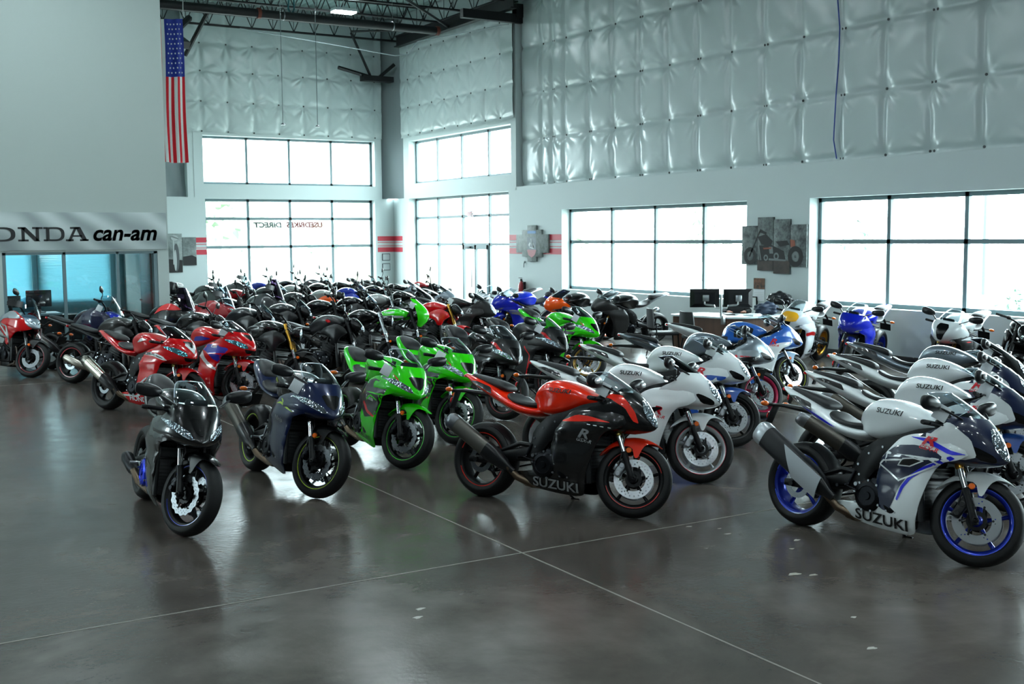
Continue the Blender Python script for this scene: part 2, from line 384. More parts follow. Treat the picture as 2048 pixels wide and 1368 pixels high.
def g_tail(kind='suz'):
    st = [(-.10, .735, .80, .11), (-.20, .70, .80, .155), (-.34, .71, .825, .172), (-.47, .75, .88, .172), (-.58, .795, .935, .16), (-.72, .855, .98, .135), (-.86, .925, 1.012, .098), (-.97, .99, 1.035, .05), (-1.0, 1.015, 1.038, .022)]
    if kind == 'kaw': st = [(-.12, .74, .80, .10), (-.2, .715, .80, .14), (-.34, .745, .83, .16), (-.46, .76, .895, .17), (-.56, .80, .96, .16), (-.68, .865, 1.01, .142), (-.80, .935, 1.04, .112), (-.89, .99, 1.056, .07), (-.92, 1.015, 1.056, .04)]
    if kind == 'yam': st = [(-.16, .745, .80, .1), (-.3, .75, .82, .13), (-.46, .80, .88, .13), (-.56, .87, .96, .12), (-.68, .93, 1.0, .115), (-.82, .97, 1.03, .1), (-.93, .99, 1.05, .08), (-.97, 1.0, 1.045, .06)]
    if kind == 'nak': st = [(-.18, .71, .77, .1), (-.32, .735, .79, .135), (-.46, .77, .83, .14), (-.62, .81, .865, .12), (-.78, .85, .9, .085), (-.86, .87, .9, .05)]
    return body(st, 16, 2.3, .55, 1)
def g_frame(s):
    o = [(.455, .90), (.47, .80), (.36, .73), (.2, .65), (.03, .55), (-.06, .44), (-.08, .32), (-.16, .31), (-.19, .46), (-.16, .62), (-.02, .74), (.14, .79), (.30, .86)]
    return panel(rc(o, .2, 1), lambda x, z: (x, np.interp(x, [-.2, 0, .3, .47], [.15, .185, .17, .06]), z), .04, .06, .014, s).mesh(sharp=45)
def g_engine(big=False):
    m = MB()
    m.box((.08, 0, .335), (.46, .34, .24), .05); m.box((.20, 0, .50), (.22, .36, .24), .03, rot=(0, .45, 0)); m.box((.26, 0, .64), (.2, .34, .12), .03, rot=(0, .45, 0))
    m.box((-.09, 0, .42), (.16, .24, .2), .03); m.box((.08, 0, .19), (.30, .22, .10), .03)
    for k in range(5): m.box((.225 + .018 * k, 0, .44 + .034 * k), (.24, .385, .010), .002, rot=(0, .45, 0))
    return m.mesh()
def g_cover(s):
    m = MB()
    y = s * .165
    m.lathe([(.112, 0), (.110, s * .03), (.098, s * .045), (.07, s * .052), (.066, s * .046), (.03, s * .046), (.026, s * .056), (.001, s * .056)], (-.005, y, .345), 32)
    m.lathe([(.078, 0), (.076, s * .03), (.064, s * .04), (.02, s * .042), (.001, s * .042)], (.19, y, .33), 26)
    m.box((.10, y + s * .012, .42), (.20, .05, .12), .02)
    return m.mesh()
def g_bolts(s):
    m = MB(); y = s * .20
    for i in range(9):
        a = i * .7 + .2; m.lathe([(.001, s * .012), (.0085, s * .012), (.0085, -.01 * s)], (-.005 + .108 * math.cos(a), y, .345 + .108 * math.sin(a)), 8)
    for i in range(6):
        a = i * 1.05; m.lathe([(.001, s * .01), (.0075, s * .01), (.0075, -.01 * s)], (.19 + .07 * math.cos(a), y - s * .005, .33 + .07 * math.sin(a)), 8)
    m.lathe([(.001, s * .02), (.014, s * .02), (.018, s * .012), (.018, -.02 * s)], (-.125, s * .17, .41), 14)
    for x, z in ((-.14, .55), (-.05, .64), (.06, .70), (.20, .735), (.34, .80), (-.12, .48), (-.10, .36)):
        yy = s * (float(np.interp(x, [-.2, 0, .3, .47], [.15, .185, .17, .06])) - .002); m.lathe([(.001, s * .007), (.008, s * .007), (.010, 0), (.010, -.03 * s)], (x, yy, z), 10)
    return m.mesh()
def g_radiator():
    m = MB()
    for i in range(14): m.box((.425 - .004 * i, 0, .26 + .026 * i), (.035, .36, .006), 0, rot=(0, -.16, 0))
    m.box((.395, 0, .43), (.02, .36, .36), .006, rot=(0, -.16, 0))
    for s in (-1, 1): m.box((.40, s * .19, .43), (.045, .03, .38), .01, rot=(0, -.16, 0))
    return m.mesh()
def g_swing():
    m = MB()
    for s in (-1, 1):
        sec = lambda x, z, h, y, w: [(x, s * y + a, z + b) for a, b in ss(0, w, h, 10, 3.2)]
        m.loft([sec(-.06, .43, .055, .10, .03), sec(-.22, .41, .06, .125, .024), sec(-.45, .37, .042, .132, .02), (sec(-.66, .325, .034, .132, .018)), sec(-.79, .318, .026, .13, .015)])
    m.box((-.16, 0, .42), (.12, .22, .1), .02); m.tube([(-.12, -.11, .48), (-.30, -.115, .49), (-.5, -.12, .41)], [.024, .02, .014], 8)
    for s in (-1, 1): m.lathe([(.001, s * .03), (.022, s * .03), (.026, s * .018), (.026, -s * .02)], (RA[0], s * .14, RA[2]), 6)
    return m.mesh()
def g_hugger():
    m = MB(); rows = []
    for a in np.linspace(math.radians(42), math.radians(98), 12):
        r = .331; rows.append([(RA[0] + (r - .03 * t * t) * math.sin(PI / 2 + 0) * math.cos(a - .35), .078 * t, RA[2] + (r - .03 * t * t) * math.sin(a - .35)) for t in np.linspace(-1, 1, 9)])
    return m.grid(rows).mesh(solid=.004)
def g_chain():
    m = MB(); y = .085
    m.lathe([(.085, y - .004), (.105, y - .004), (.105, y + .004), (.085, y + .004)], RA, 40, closed=True)
    m.tube([(RA[0] + .02, y, RA[2] + .105), (-.10, y, .46)], .008, 6, flat=1.2); m.tube([(RA[0] + .02, y, RA[2] - .105), (-.10, y, .37)], .008, 6)
    for i in range(5):
        a = i * 1.257; m.tube([(RA[0] + .04 * math.cos(a), y, RA[2] + .04 * math.sin(a)), (RA[0] + .09 * math.cos(a), y, RA[2] + .09 * math.sin(a))], .01, 6)
    return m.mesh()
def g_muffler(big=False):
    a, b = (Vector((-.34, -.20, .285)), Vector((-.905, -.262, .62))) if not big else (Vector((-.33, -.215, .31)), Vector((-.93, -.285, .665)))
    d = (b - a).normalized(); u = d.cross(Vector((0, 1, 0))).normalized(); v = d.cross(u)
    L = []; S = [(.22, .8, .8), (.26, .96, .96), (.34, 1, 1), (.97, 1, 1.), (1., .94, .94)]
    ru, rv = (.066, .056) if not big else (.088, .066)
    for t, p, q in S:
        c = a.lerp(b, t); L.append([tuple(c + u * (x * p) + v * (z * q)) for x, z in ss(0, ru, rv, 20, 2.9)])
    return MB().loft(L).mesh(sharp=35), a, b, d, u, v, ru, rv
def g_muffler_cover(big=False):
    _, a, b, d, u, v, ru, rv = g_muffler(big); L = []
    for t, p in ((-.08, .34), (.0, .42), (.10, .80), (.24, 1.04), (.40, 1.09), (.405, .98)):
        c = a.lerp(b, t); L.append([tuple(c + u * (x * p) + v * (z * p)) for x, z in ss(0, ru, rv, 20, 2.9)])
    return MB().loft(L).mesh(sharp=35)
def g_muffler_tip(big=False):
    _, a, b, d, u, v, ru, rv = g_muffler(big); L = []
    for t, p in ((-.05, 1.02), (.0, 1.03), (.03, .93), (.045, .74), (.02, .5), (.0, .46)):
        c = b + d * t; L.append([tuple(c + u * (x * p) + v * (z * p)) for x, z in ss(0, ru, rv, 20, 2.9)])
    return MB().loft(L).mesh(sharp=30)
def g_shield(big=True):
    _, a, b, d, u, v, ru, rv = g_muffler(big); m = MB()
    q = lambda t, k, o=.012: tuple(a.lerp(b, t) + u * k * ru * .95 + Vector((0, -1, 0)) * ((rv + o) * (1 - .15 * k * k)))
    rows = [[q(t, k) for t in np.linspace(.02 - .03 * k + .05, .52 - .14 * k, 8)] for k in np.linspace(-.95, .95, 9)]
    return m.grid(rows).mesh(solid=.006, sharp=60)
def g_pipe(kind='sport'):
    m = MB()
    m.tube([(.0, -.05, .17), (-.16, -.10, .17), (-.27, -.17, .22), (-.36, -.205, .30)], [.03, .032, .03, .027], 12)
    m.box((-.13, -.03, .19), (.22, .2, .1), .03)
    if kind == 'naked':
        for y in (-.12, -.04, .04, .12): m.tube([(.32, y, .52), (.42, y, .46), (.44, y * .9, .34), (.36, y * .8, .21), (.18, y * .5 - .03, .165), (.0, -.05, .17)], .019, 8)
    return m.mesh()
def g_plate(kind='suz'):
    m = MB()
    if kind == 'suz':
        L = lambda x, z, w, h: [(x, a, z + b) for a, b in ss(0, w, h, 10, 3)]
        m.loft([L(-.62, .865, .07, .025), L(-.80, .875, .055, .022), L(-.98, .885, .05, .016), L(-1.13, .875, .055, .012)])
        m.box((-1.10, 0, .80), (.018, .07, .17), .006, rot=(0, .35, 0))
    else:
        m.tube([(-.66, 0, .86), (-.84, 0, .80), (-.97, 0, .72)], [.03, .025, .02], 8, flat=.6); m.box((-1.0, 0, .66), (.012, .18, .13), .004, rot=(0, .5, 0))
    return m.mesh()
def g_signal(s, at=(-1.05, .87)):
    m = MB(); m.tube([(at[0], 0, at[1]), (at[0], s * .09, at[1])], .009, 6)
    return m.mesh()
def g_ball(c, r, sub=2):
    m = MB(); bm = bmesh.new(); bmesh.ops.create_icosphere(bm, subdivisions=sub, radius=1.); bm.verts.index_update()
    m.add([(c[0] + v.co.x * r[0], c[1] + v.co.y * r[1], c[2] + v.co.z * r[2]) for v in bm.verts], [[v.index for v in f.verts] for f in bm.faces]); bm.free(); return m.mesh(sharp=80)
def g_mirror(s, kind='suz'):
    m = MB(); c = Vector((.50, s * .345, 1.045)); L = []
    for y, w, h in ((-.105, .012, .018), (-.085, .03, .036), (-.03, .04, .052), (.04, .036, .054), (.085, .026, .044), (.10, .012, .025)):
        L.append([(c.x + a - .012 * abs(y) * 8, c.y + s * y, c.z + b + y * .12) for a, b in ss(0, w, h, 14, 2.4)])
    m.loft(L); m.tube([(.635, s * .155, .955), (.585, s * .20, .985), (.515, s * .275, 1.025)], [.016, .013, .016], 8, flat=.6)
    return m.mesh(sub=1, sharp=60)
def g_mirror_lens(s): return g_ball((.537, s * .375, 1.05), (.014, .042, .026))
def g_bar(s):
    h = Vector((foot(.655, .105)[0], s * .105, .885)); e = h + Vector((-.115, s * .25, -.035))
    m = MB().tube([h, h.lerp(e, .4), e], .012, 8)
    m.lathe([(.02, -.02), (.036, -.02), (.036, .02), (.02, .02)], tuple(h), 14, axis='Z', closed=True)
    m.box(h.lerp(e, .36) + Vector((0, 0, .006)), (.05, .06, .055), .012, rot=(0, 0, -s * .4))
    return m.mesh()
def g_grip(s):
    h = Vector((foot(.655, .105)[0], s * .105, .885)); e = h + Vector((-.115, s * .25, -.035)); a = h.lerp(e, .52)
    return MB().tube([a, e, e + (e - a) * .12], [.0175, .0175, .015], 12).mesh()
def g_lever(s):
    h = Vector((foot(.655, .105)[0], s * .105, .885)); e = h + Vector((-.115, s * .25, -.035)); o = Vector((.055, 0, .0))
    m = MB().tube([h.lerp(e, .34) + o * .6, h.lerp(e, .5) + o * 1.1, h.lerp(e, .8) + o * .95, e + o * .8], [.008, .007, .006, .008], 7)
    if s < 0: m.tube([h.lerp(e, .2) + Vector((.05, 0, .02)), h.lerp(e, .2) + Vector((.05, 0, .065))], .018, 10)
    return m.mesh()
def g_clamp():
    m = MB().box((.435, 0, .895), (.075, .26, .025), .01, rot=(0, -.4, 0)); m.box((.52, 0, .74), (.07, .25, .03), .01, rot=(0, -.4, 0)); m.tube([(.44, 0, .90), (.52, 0, .74)], .028, 10)
    return m.mesh()
def g_dash(): return MB().box((.56, 0, .965), (.11, .17, .05), .016, rot=(0, -.6, 0)).box((.60, 0, .93), (.16, .24, .06), .02).mesh()
def g_stand():
    m = MB().tube([(-.06, .12, .20), (-.02, .22, .115), (.0, .31, .056)], [.014, .011, .01], 8); m.box((.01, .325, .052), (.075, .045, .012), .004, rot=(-.16, 0, .2)); return m.mesh()
def g_peg(s):
    m = MB().tube([(-.20, s * .16, .40), (-.22, s * .19, .385), (-.22, s * .27, .385)], [.012, .011, .012], 8); m.box((-.19, s * .155, .44), (.02, .014, .13), .004, rot=(0, .4, 0)); m.tube([(-.20, s * .20, .39), (-.10, s * .21, .37), (-.08, s * .235, .37)], .007, 6); return m.mesh()
def g_hoses():
    m = MB()
    for s in (-1, 1):
        m.tube([(.43, s * .20, .90), (.50, s * .22, .93), (.55, s * .16, .86), (.52, s * .13, .72)], .006, 6)
        m.tube([(.55, s * .10, .70), (.60, s * .085, .60), (.60, s * .12, .48), (.585, s * .10, .38)], .006, 6)
    m.tube([(.40, -.24, .895), (.47, -.15, .90), (.40, -.05, .86)], .006, 6); m.tube([(.42, .24, .895), (.46, .12, .88), (.38, .06, .85)], .006, 6); m.lathe([(.001, .05), (.022, .05), (.022, 0), (.001, 0)], (.45, -.19, .925), 12, axis='Z')
    return m.mesh()
def g_headblock():            # air box / cockpit fill behind the nose
    return MB().box((.30, 0, .80), (.30, .26, .12), .03).box((.50, 0, .80), (.22, .28, .16), .04).mesh()

STW = 26.
class Bike:
    def __init__(s, name, label, cat, loc, head, steer=STW, lean=9., group=None, scale=1.):
        s.r = empty(name, (loc[0], loc[1], 0), (-math.radians(lean), 0, head)); tag(s.r, label, cat, group); s.ST = steer_matrix(steer)
        if scale != 1: s.r.scale = (scale,) * 3
    def p(s, name, key, fn, m, parent=None, st=False, label=None):
        me = geo(key, fn)
        return ob(name, me, m, parent or s.r, s.ST if st and parent is None else None, label)
def wheels(b, c, lod=0):
    rk = c.get('spoke', 'five'); rm = c.get('rim', BLACKM); rr = c.get('rrim', rm)
    fw = b.p('front_wheel', 'rimF' + rk, lambda: g_rim(FA, .09, rk), rm, st=True)
    b.p('tyre', 'tyreF', lambda: g_tyre(FA, .30, .122, .222), RUBBER, fw)
    pt = c.get('petal', 0); d = c.get('disc', (.095, .155))
    for y in (-.062, .062):
        q = b.p('brake_disc', ('disc', y, pt, d), lambda: g_disc(FA, y, d[0], d[1], pt), c.get('discm', STEEL), fw)
        if lod < 1: b.p('disc_carrier', ('carr', y, d), lambda: g_carrier(FA, y, d[0]), c.get('carrier', BLACKM), fw)
    if c.get('stripe'): b.p('rim_stripe', ('strF', c.get('sgap', 0)), lambda: g_stripe(FA, .09, c.get('sgap', 0)), mat('tape_' + c['stripe'], c['stripe'], .3, 0, .5), fw, label='coloured rim tape')
    rw = b.p('rear_wheel', 'rimR' + rk, lambda: g_rim(RA, .15, rk), rr)
    b.p('tyre', 'tyreR', lambda: g_tyre(RA, .318, .19, .222), RUBBER, rw)
    if lod < 2:
        b.p('brake_disc', ('rdisc', pt), lambda: g_disc(RA, -.085, .07, .11, pt), STEEL, rw)
        if c.get('rstripe', c.get('stripe')):
            k = c.get('rstripe', c.get('stripe')); b.p('rim_stripe', 'strR', lambda: g_stripe(RA, .15, 1), mat('tape_' + k, k, .3, 0, .5), rw)
        b.p('chain_drive', 'chain', g_chain, DARKM)
    b.p('swingarm', 'swing', g_swing, c.get('swingm', BLACKM))
    for y, tall in ((-.105, 0), (.105, 0)):
        top = c.get('forktop', .66)
        fl = b.p('fork_leg', ('forkl', y), lambda: g_fork_lower(y), BLACKM, st=True)
        b.p('stanchion', ('forks', y), lambda: MB().tube([foot(.20, y), foot(.40, y)], .021, 14).mesh(), CHROME, fl)
        b.p('fork_tube', ('forkt', y, top), lambda: MB().tube([foot(.345, y), foot(.36, y), foot(.37, y), foot(top, y)], [.025, .029, .0265, .0265], 14).mesh(), c.get('forkm', BLACKM), fl)
        b.p('brake_caliper', ('cal', y), lambda: g_caliper(y), c.get('calm', DARKM), fl)
        if c.get('reflect', 1) and lod < 2:
            s = 1 if y > 0 else -1
            b.p('side_reflector', ('refl', y), lambda: MB().lathe([(.001, s * .008), (.019, s * .008), (.022, s * .002), (.022, -s * .004)], (foot(.23, 0)[0] + .045, y + s * .005, foot(.23, 0)[2] + .005), 18).mesh(), ORANGE, fl)
LAY = [0]
def lay():
    LAY[0] += 1; return .0016 + .0004 * LAY[0]
def marks(b, s, text, key, base, parent, m, at, size, rot=0., shear=.1, bold=.012, wide=1.15, both=True):
    """lettering on both flanks"""
    for sd, fl in ((('R', False), ('L', True)) if both else (('R', False),)):
        nm = ('txt', key, sd)
        me = geo(nm, lambda: project(textbm(text, size, shear, bold, wide, fl, at, -rot if fl else rot), bvh(base(sd)), sd, lay(), .04).mesh(sharp=180))
        ob('lettering', me, m, parent(sd))
def blaze(b, key, outs, base, parent, m, name='graphic', both=True, off=.003):
    for sd in ('RL' if both else 'R'):
        me = geo(('blz', key, sd), lambda: project(polybm(outs), bvh(base(sd)), sd, lay(), .03).mesh(sharp=180))
        ob(name, me, m, parent(sd))

def sport(label, loc, head, c, lod=0, steer=STW, lean=9., group=None, name='sport_motorcycle'):
    b = Bike(name, label, 'motorcycle', loc, head, steer, lean, group); S = c['style']; sd = c.get('side', {'suz': 'suz', 'kaw': 'kaw', 'hon': 'hon', 'yam': 'suz'}[S])
    c1 = c['c1']; cs = c.get('cs', c1); ct = c.get('ct', c1); cn = c.get('cn', c1); cf = c.get('cf', c1); ctl = c.get('ctl', c1)
    wheels(b, c, lod)
    fe = b.p('front_fender', ('fender', c.get('fend', 'sport')), lambda: g_fender(c.get('fend', 'sport')), cf, st=True)
    en = b.p('engine', 'engine', g_engine, BLACKM)
    if lod < 2:
        for s in (-1, 1):
            b.p('engine_cover', ('cover', s), lambda: g_cover(s), c.get('coverm', DARKM), en)
            if lod < 1: b.p('cover_bolts', ('bolts', s), lambda: g_bolts(s), STEEL, en)
        b.p('radiator', 'rad', g_radiator, plastic('16181a', .4))
    for s in (-1, 1): b.p('frame_spar', ('frame', s), lambda: g_frame(s), c.get('framem', BLACKM))
    mk = S if S in ('kaw',) else 'suz'
    tk = b.p('fuel_tank', 'tank' + mk, lambda: g_tank(mk), ct)
    b.p('seat', 'seat', g_seat, SEATM)
    tl = b.p('tail_fairing', 'tail' + S, lambda: g_tail({'hon': 'suz'}.get(S, S)), ctl)
    if c.get('pillion', 1): b.p('pillion_seat', 'pill' + S, lambda: g_pillion({'hon': 'suz'}.get(S, S)), c.get('pillm', SEATM))
    b.p('tail_light', 'tlight' + S, lambda: MB().box({'kaw': (-.915, 0, 1.028), 'yam': (-.965, 0, 1.01)}.get(S, (-.985, 0, 1.012)), (.03, .075, .022), .006, rot=(0, .4, 0)).mesh(), REDL, tl)
    if lod < 2:
        pk = 'suz' if S in ('suz', 'hon') else 'x'
        if c.get('plate', 1):
            pl = b.p('plate_holder', 'plate' + pk, lambda: g_plate(pk), plastic())
            at = (-1.08, .885) if pk == 'suz' else (-.93, .76)
            for s in (-1, 1):
                sg = b.p('rear_turn_signal', ('sig', s, at), lambda: g_signal(s, at), plastic(), pl)
                b.p('signal_lens', ('sigl', s, at), lambda: g_ball((at[0], s * .125, at[1]), (.026, .042, .022)), ORANGE if c.get('amber', 1) else WHITEL, sg)
            if pk == 'suz': b.p('rear_reflector', 'rrefl', lambda: MB().lathe([(.001, -.006), (.03, -.006), (.033, 0), (.033, .01)], (-1.125, 0, .79), 20, axis='X').mesh(), REDL, pl)
        b.p('hugger', 'hugger', g_hugger, plastic('101113', .35))
        b.p('kickstand', 'stand', g_stand, DARKM)
        for s in (-1, 1): b.p('foot_peg', ('peg', s), lambda: g_peg(s), c.get('pegm', DARKM))
    big = c.get('bigpipe', 0)
    if c.get('stub'): ex = b.p('exhaust', 'stub', lambda: MB().tube([(-.30, -.14, .26), (-.45, -.19, .30), (-.58, -.215, .36), (-.62, -.22, .375)], [.04, .052, .055, .045], 14).mesh(), c.get('mufm', DARKM))
    else:
        ex = b.p('exhaust', ('muf', big), lambda: g_muffler(big)[0], c.get('mufm', metal('5b5852', .38))); b.p('muffler_tip', ('mtip', big), lambda: g_muffler_tip(big), c.get('tipm', STEEL), ex); b.p('muffler_cover', ('mcov', big), lambda: g_muffler_cover(big), plastic('101113', .3), ex)
    b.p('exhaust_pipe', 'pipe', g_pipe, metal('6d5f50', .35), ex)
    if c.get('shield'): b.p('heat_shield', ('shield', big), lambda: g_shield(big), c['shield'], ex)
    SP = {}
    for s, k in ((-1, 'R'), (1, 'L')): SP[k] = b.p('side_fairing', ('side', sd, s), lambda: g_side(sd, s), cs)
    sk = lambda q: ('side', sd, -1 if q == 'R' else 1); sp = lambda q: SP[q]
    ns = b.p('nose_fairing', 'nose' + S, lambda: g_nose(S), cn)
    nk = lambda q: 'nose' + S; npn = lambda q: ns
    b.p('airbox', 'headblock', g_headblock, plastic())
    ws = b.p('windscreen', ('screen', S, c.get('tall', 0)), lambda: g_screen(S, c.get('tall', 0)), c.get('screen', SCREEN))
    if lod < 2: b.p('screen_edge', ('screenrim', S, c.get('tall', 0)), lambda: g_screen(S, c.get('tall', 0), True), mat('painted screen edge glint', 'ccd6e4', .15, 0, .8), ws)  # pale colour stands in for light caught in the clear edge
    if lod < 2: b.p('control_hoses', 'hoses', g_hoses, plastic('0c0d0f', .4), st=True)
    b.p('dashboard', 'dash', g_dash, plastic('0b0c0e', .35))
    b.p('triple_clamp', 'clamp', g_clamp, c.get('clampm', BLACKM), st=True)
    for s in (-1, 1):
        hb = b.p('handlebar', ('bar', s), lambda: g_bar(s), BLACKM, st=True)
        b.p('grip', ('grip', s), lambda: g_grip(s), plastic('101113', .7), hb)
        if lod < 2: b.p('lever', ('lever', s), lambda: g_lever(s), c.get('leverm', DARKM), hb)
        if c.get('mirrors', 1):
            mi = b.p('mirror', ('mirror', s), lambda: g_mirror(s), plastic('131518', .3))
            if c.get('mlens') and lod < 2:
                b.p('turn_signal', ('mlens', s), lambda: g_mirror_lens(s), WHITEL, mi, label='clear oval turn signal lens')
    # face of the bike
    BL = plastic('08090a', .25)
    if S == 'suz':
        if lod < 2: ob('air_intake', decal_front('suzint', [rc([(.05, .70), (.13, .715), (.165, .79), (.15, .80), (.07, .745)], .2, 1), mir(rc([(.05, .70), (.13, .715), (.165, .79), (.15, .80), (.07, .745)], .2, 1))], 'nosesuz', .003), BL, ns)
        ob('headlight', decal_front('suzhl', [rc([(-.03, .725), (.03, .725), (.07, .79), (.08, .86), (.04, .925), (-.04, .925), (-.08, .86), (-.07, .79)], .2, 2)], 'nosesuz', .005), LENS, ns)
    elif S == 'kaw':
        h = rc([(.055, .735), (.10, .742), (.2, .80), (.225, .845), (.17, .845), (.075, .785)], .15, 1)
        for k, o in (('a', h), ('b', mir(h))): ob('headlight', decal_front('kawhl' + k, [o], 'nosekaw', .006), LENS, ns)
        ob('air_intake', decal_front('kawint', [rc([(0, .765), (.05, .80), (.085, .885), (-.085, .885), (-.05, .80)], .15, 1)], 'nosekaw', .004), BL, ns)
        if c.get('chin'): ob('graphic', decal_front('kawchin' , [rc([(-.11, .69), (.11, .69), (.2, .735), (.05, .728), (0, .735), (-.05, .728), (-.2, .735)], .1, 1)], 'nosekaw', .003), c['chin'], ns)
    elif S == 'hon':
        h = rc([(.07, .765), (.13, .765), (.21, .83), (.225, .875), (.16, .86), (.085, .81)], .15, 1)
        for k, o in (('a', h), ('b', mir(h))): ob('headlight', decal_front('honhl' + k, [o], 'nosehon', .005), TEALENS, ns)
        ob('air_intake', decal_front('honint', [rc([(-.07, .705), (.07, .705), (.11, .755), (0, .745), (-.11, .755)], .15, 1)], 'nosehon', .004), BL, ns)
        if c.get('chev'): ob('graphic', decal_front('honchev', [[(0, .80), (.075, .90), (.05, .935), (0, .875), (-.05, .935), (-.075, .90)]], 'nosehon', .004), c['chev'], ns)
        ob('screen_panel', decal_front('honscr', [rc([(0, .865), (.08, .95), (-.08, .95)], .1, 1)], 'nosehon', .005), BL, ns)
    else:
        ob('air_intake', decal_front('yamint', [rc([(-.03, .72), (.03, .72), (.085, .90), (.06, .945), (-.06, .945), (-.085, .90)], .12, 2)], 'noseyam', .004), c.get('intm', BL), ns)
        for k, o in (('a', rc([(.09, .70), (.16, .715), (.2, .76), (.15, .75)], .2, 1)), ('b', mir(rc([(.09, .70), (.16, .715), (.2, .76), (.15, .75)], .2, 1)))): ob('headlight', decal_front('yamhl' + k, [o], 'noseyam', .006), LENS, ns)
    if c.get('flash') and lod < 2:
        pass
    if c.get('plates'): ob('number_panel', decal_front('numplate' + S, [rc([(-.12, .80), (.12, .80), (.15, .89), (.09, .95), (-.09, .95), (-.15, .89)], .2, 1)], 'nose' + S, .007), c['plates'], ns)
    LAY[0] = 0
    for fn in c.get('extra', []): fn(b, sk, sp, nk, npn, tk, tl)
    return b
# ------------------------------------------------------------------ upright machines
def g_nbar(w=.37, rise=.16):
    m = MB()
    for s in (-1, 1): m.tube([(.42, 0, .965), (.43, s * .06, .97), (.40, s * .16, .97 + rise * .6), (.35, s * .25, .97 + rise), (.29, s * w, .96 + rise)], .0125, 9)
    for s in (-1, 1): m.box((.32, s * (w - .14), .965 + rise), (.05, .05, .05), .012)
    m.box((.415, 0, .945), (.08, .24, .04), .012)
    return m.mesh()
def g_ngrip(s, w=.37, rise=.16):
    m = MB().tube([(.325, s * (w - .11), .966 + rise), (.28, s * (w + .02), .958 + rise)], [.0175, .017], 10)
    m.tube([(.38, s * (w - .15), .97 + rise), (.375, s * (w - .06), .965 + rise), (.33, s * w, .957 + rise)], .007, 6); return m.mesh()
def g_nmirror(s, shape='round', h=.17, w=.37, rise=.16):
    c = Vector((.36, s * (w - .01), .97 + rise + h)); m = MB(); m.tube([(.34, s * (w - .14), .985 + rise), (.36, s * (w - .12), .99 + rise + h * .5), tuple(c + Vector((.012, -s * .03, -.02)))], .007, 7)
    if shape == 'round': m.lathe([(.001, .022), (.04, .016), (.052, 0), (.054, -.012), (.001, -.010)], tuple(c), 20, axis='X')
    else:
        L = []
        for y, a, e in ((-.075, .016, .02), (-.05, .02, .042), (.03, .02, .05), (.07, .012, .034)): L.append([(c.x + p, c.y + s * y, c.z + q + y * .15) for p, q in ss(0, a, e, 12, 2.6)])
        m.loft(L)
    return m.mesh(sharp=50)
def g_roundlight():
    m = MB().lathe([(.001, -.10), (.05, -.09), (.085, -.04), (.098, .02), (.1, .045), (.092, .05), (.09, .04)], (.58, 0, .875), 28, axis='X'); m.box((.50, 0, .86), (.1, .2, .05), .015); return m.mesh()
def g_roundlens(): return MB().lathe([(.001, .06), (.05, .054), (.09, .036)], (.58, 0, .875), 28, axis='X').mesh()
def g_anglight():
    L = []
    for x, z0, z1, w in ((.44, .86, 1.0, .10), (.52, .80, 1.03, .125), (.60, .79, .98, .12), (.665, .80, .90, .085), (.685, .825, .865, .05)): L.append([(x, a, (z0 + z1) / 2 + q) for a, q in ss(0, w, (z1 - z0) / 2, 14, 2.6)])
    return MB().loft(L).mesh(sub=1, sharp=60)
def g_trellis():
    m = MB()
    for s in (-1, 1):
        P = [(.44, s * .05, .90), (.40, s * .06, .78), (.22, s * .17, .72), (.02, s * .19, .76), (-.14, s * .16, .66), (-.14, s * .15, .42), (.2, s * .18, .60)]
        for a, b in ((0, 2), (1, 2), (2, 3), (0, 3), (3, 4), (4, 5), (1, 6), (6, 2), (6, 4)): m.tube([P[a], P[b]], .014, 7)
    m.tube([(.42, 0, .93), (.46, 0, .78)], .03, 10)
    for s in (-1, 1): m.tube([(-.14, s * .14, .68), (-.5, s * .11, .80), (-.80, s * .06, .87)], .014, 7)
    return m.mesh()
def g_nfender():
    return g_fender('short')
def g_shroud(s):
    o = [(.02, .76), (.18, .85), (.36, .90), (.50, .84), (.54, .76), (.44, .70), (.40, .60), (.32, .60), (.26, .70)]
    return panel(rc(o, .14, 2), lambda x, z: (x, np.interp(x, [0, .2, .4, .54], [.19, .235, .235, .19]), z), .02, .05, .014, s).mesh(sharp=50)
def g_advside(s):
    o = [(-.14, .76), (-.02, .86), (.10, .99), (.22, 1.06), (.36, 1.06), (.50, .99), (.70, .86), (.74, .80), (.62, .75), (.45, .72), (.36, .60), (.30, .50), (.22, .52), (.18, .66), (.04, .72)]
    return panel(rc(o, .2, 2), lambda x, z: (x, np.interp(x, [-.15, .1, .3, .5, .74], [.17, .235, .25, .2, .05]) * np.interp(z, [.5, .8, .95, 1.07], [.9, 1, .95, .7]), z), .012, .05, .014, s).mesh(sharp=50)
def g_advnose():
    L = []
    for x, z0, z1, w in ((.40, .80, 1.02, .16), (.52, .80, 1.03, .155), (.62, .79, .99, .13), (.72, .78, .90, .09), (.80, .79, .83, .04)): L.append([(x, a, (z0 + z1) / 2 + q) for a, q in ss(0, w, (z1 - z0) / 2, 14, 2.4)])
    return MB().loft(L).mesh(sub=1, sharp=60)
def g_tallscreen(h=.34, w=.15):
    rows = []
    for i in range(9):
        s = i / 8; ww = w * (1 - .25 * s ** 3)
        if s > .99: ww *= .8
        rows.append([(.66 - .2 * s - .07 * t * t, ww * t * 1.1, .96 + h * s - .015 * s * t * t) for t in np.linspace(-1, 1, 13)])
    return MB().grid(rows).mesh(solid=.004, sharp=60)
def g_handguard(s):
    m = MB(); rows = []
    for t in np.linspace(0, 1, 7): rows.append([(.44 - .14 * t * t, s * (.22 + .20 * t), 1.13 - .02 * t + q) for q in (-.05, -.02, .02, .05)])
    return m.grid(rows).mesh(solid=.006)
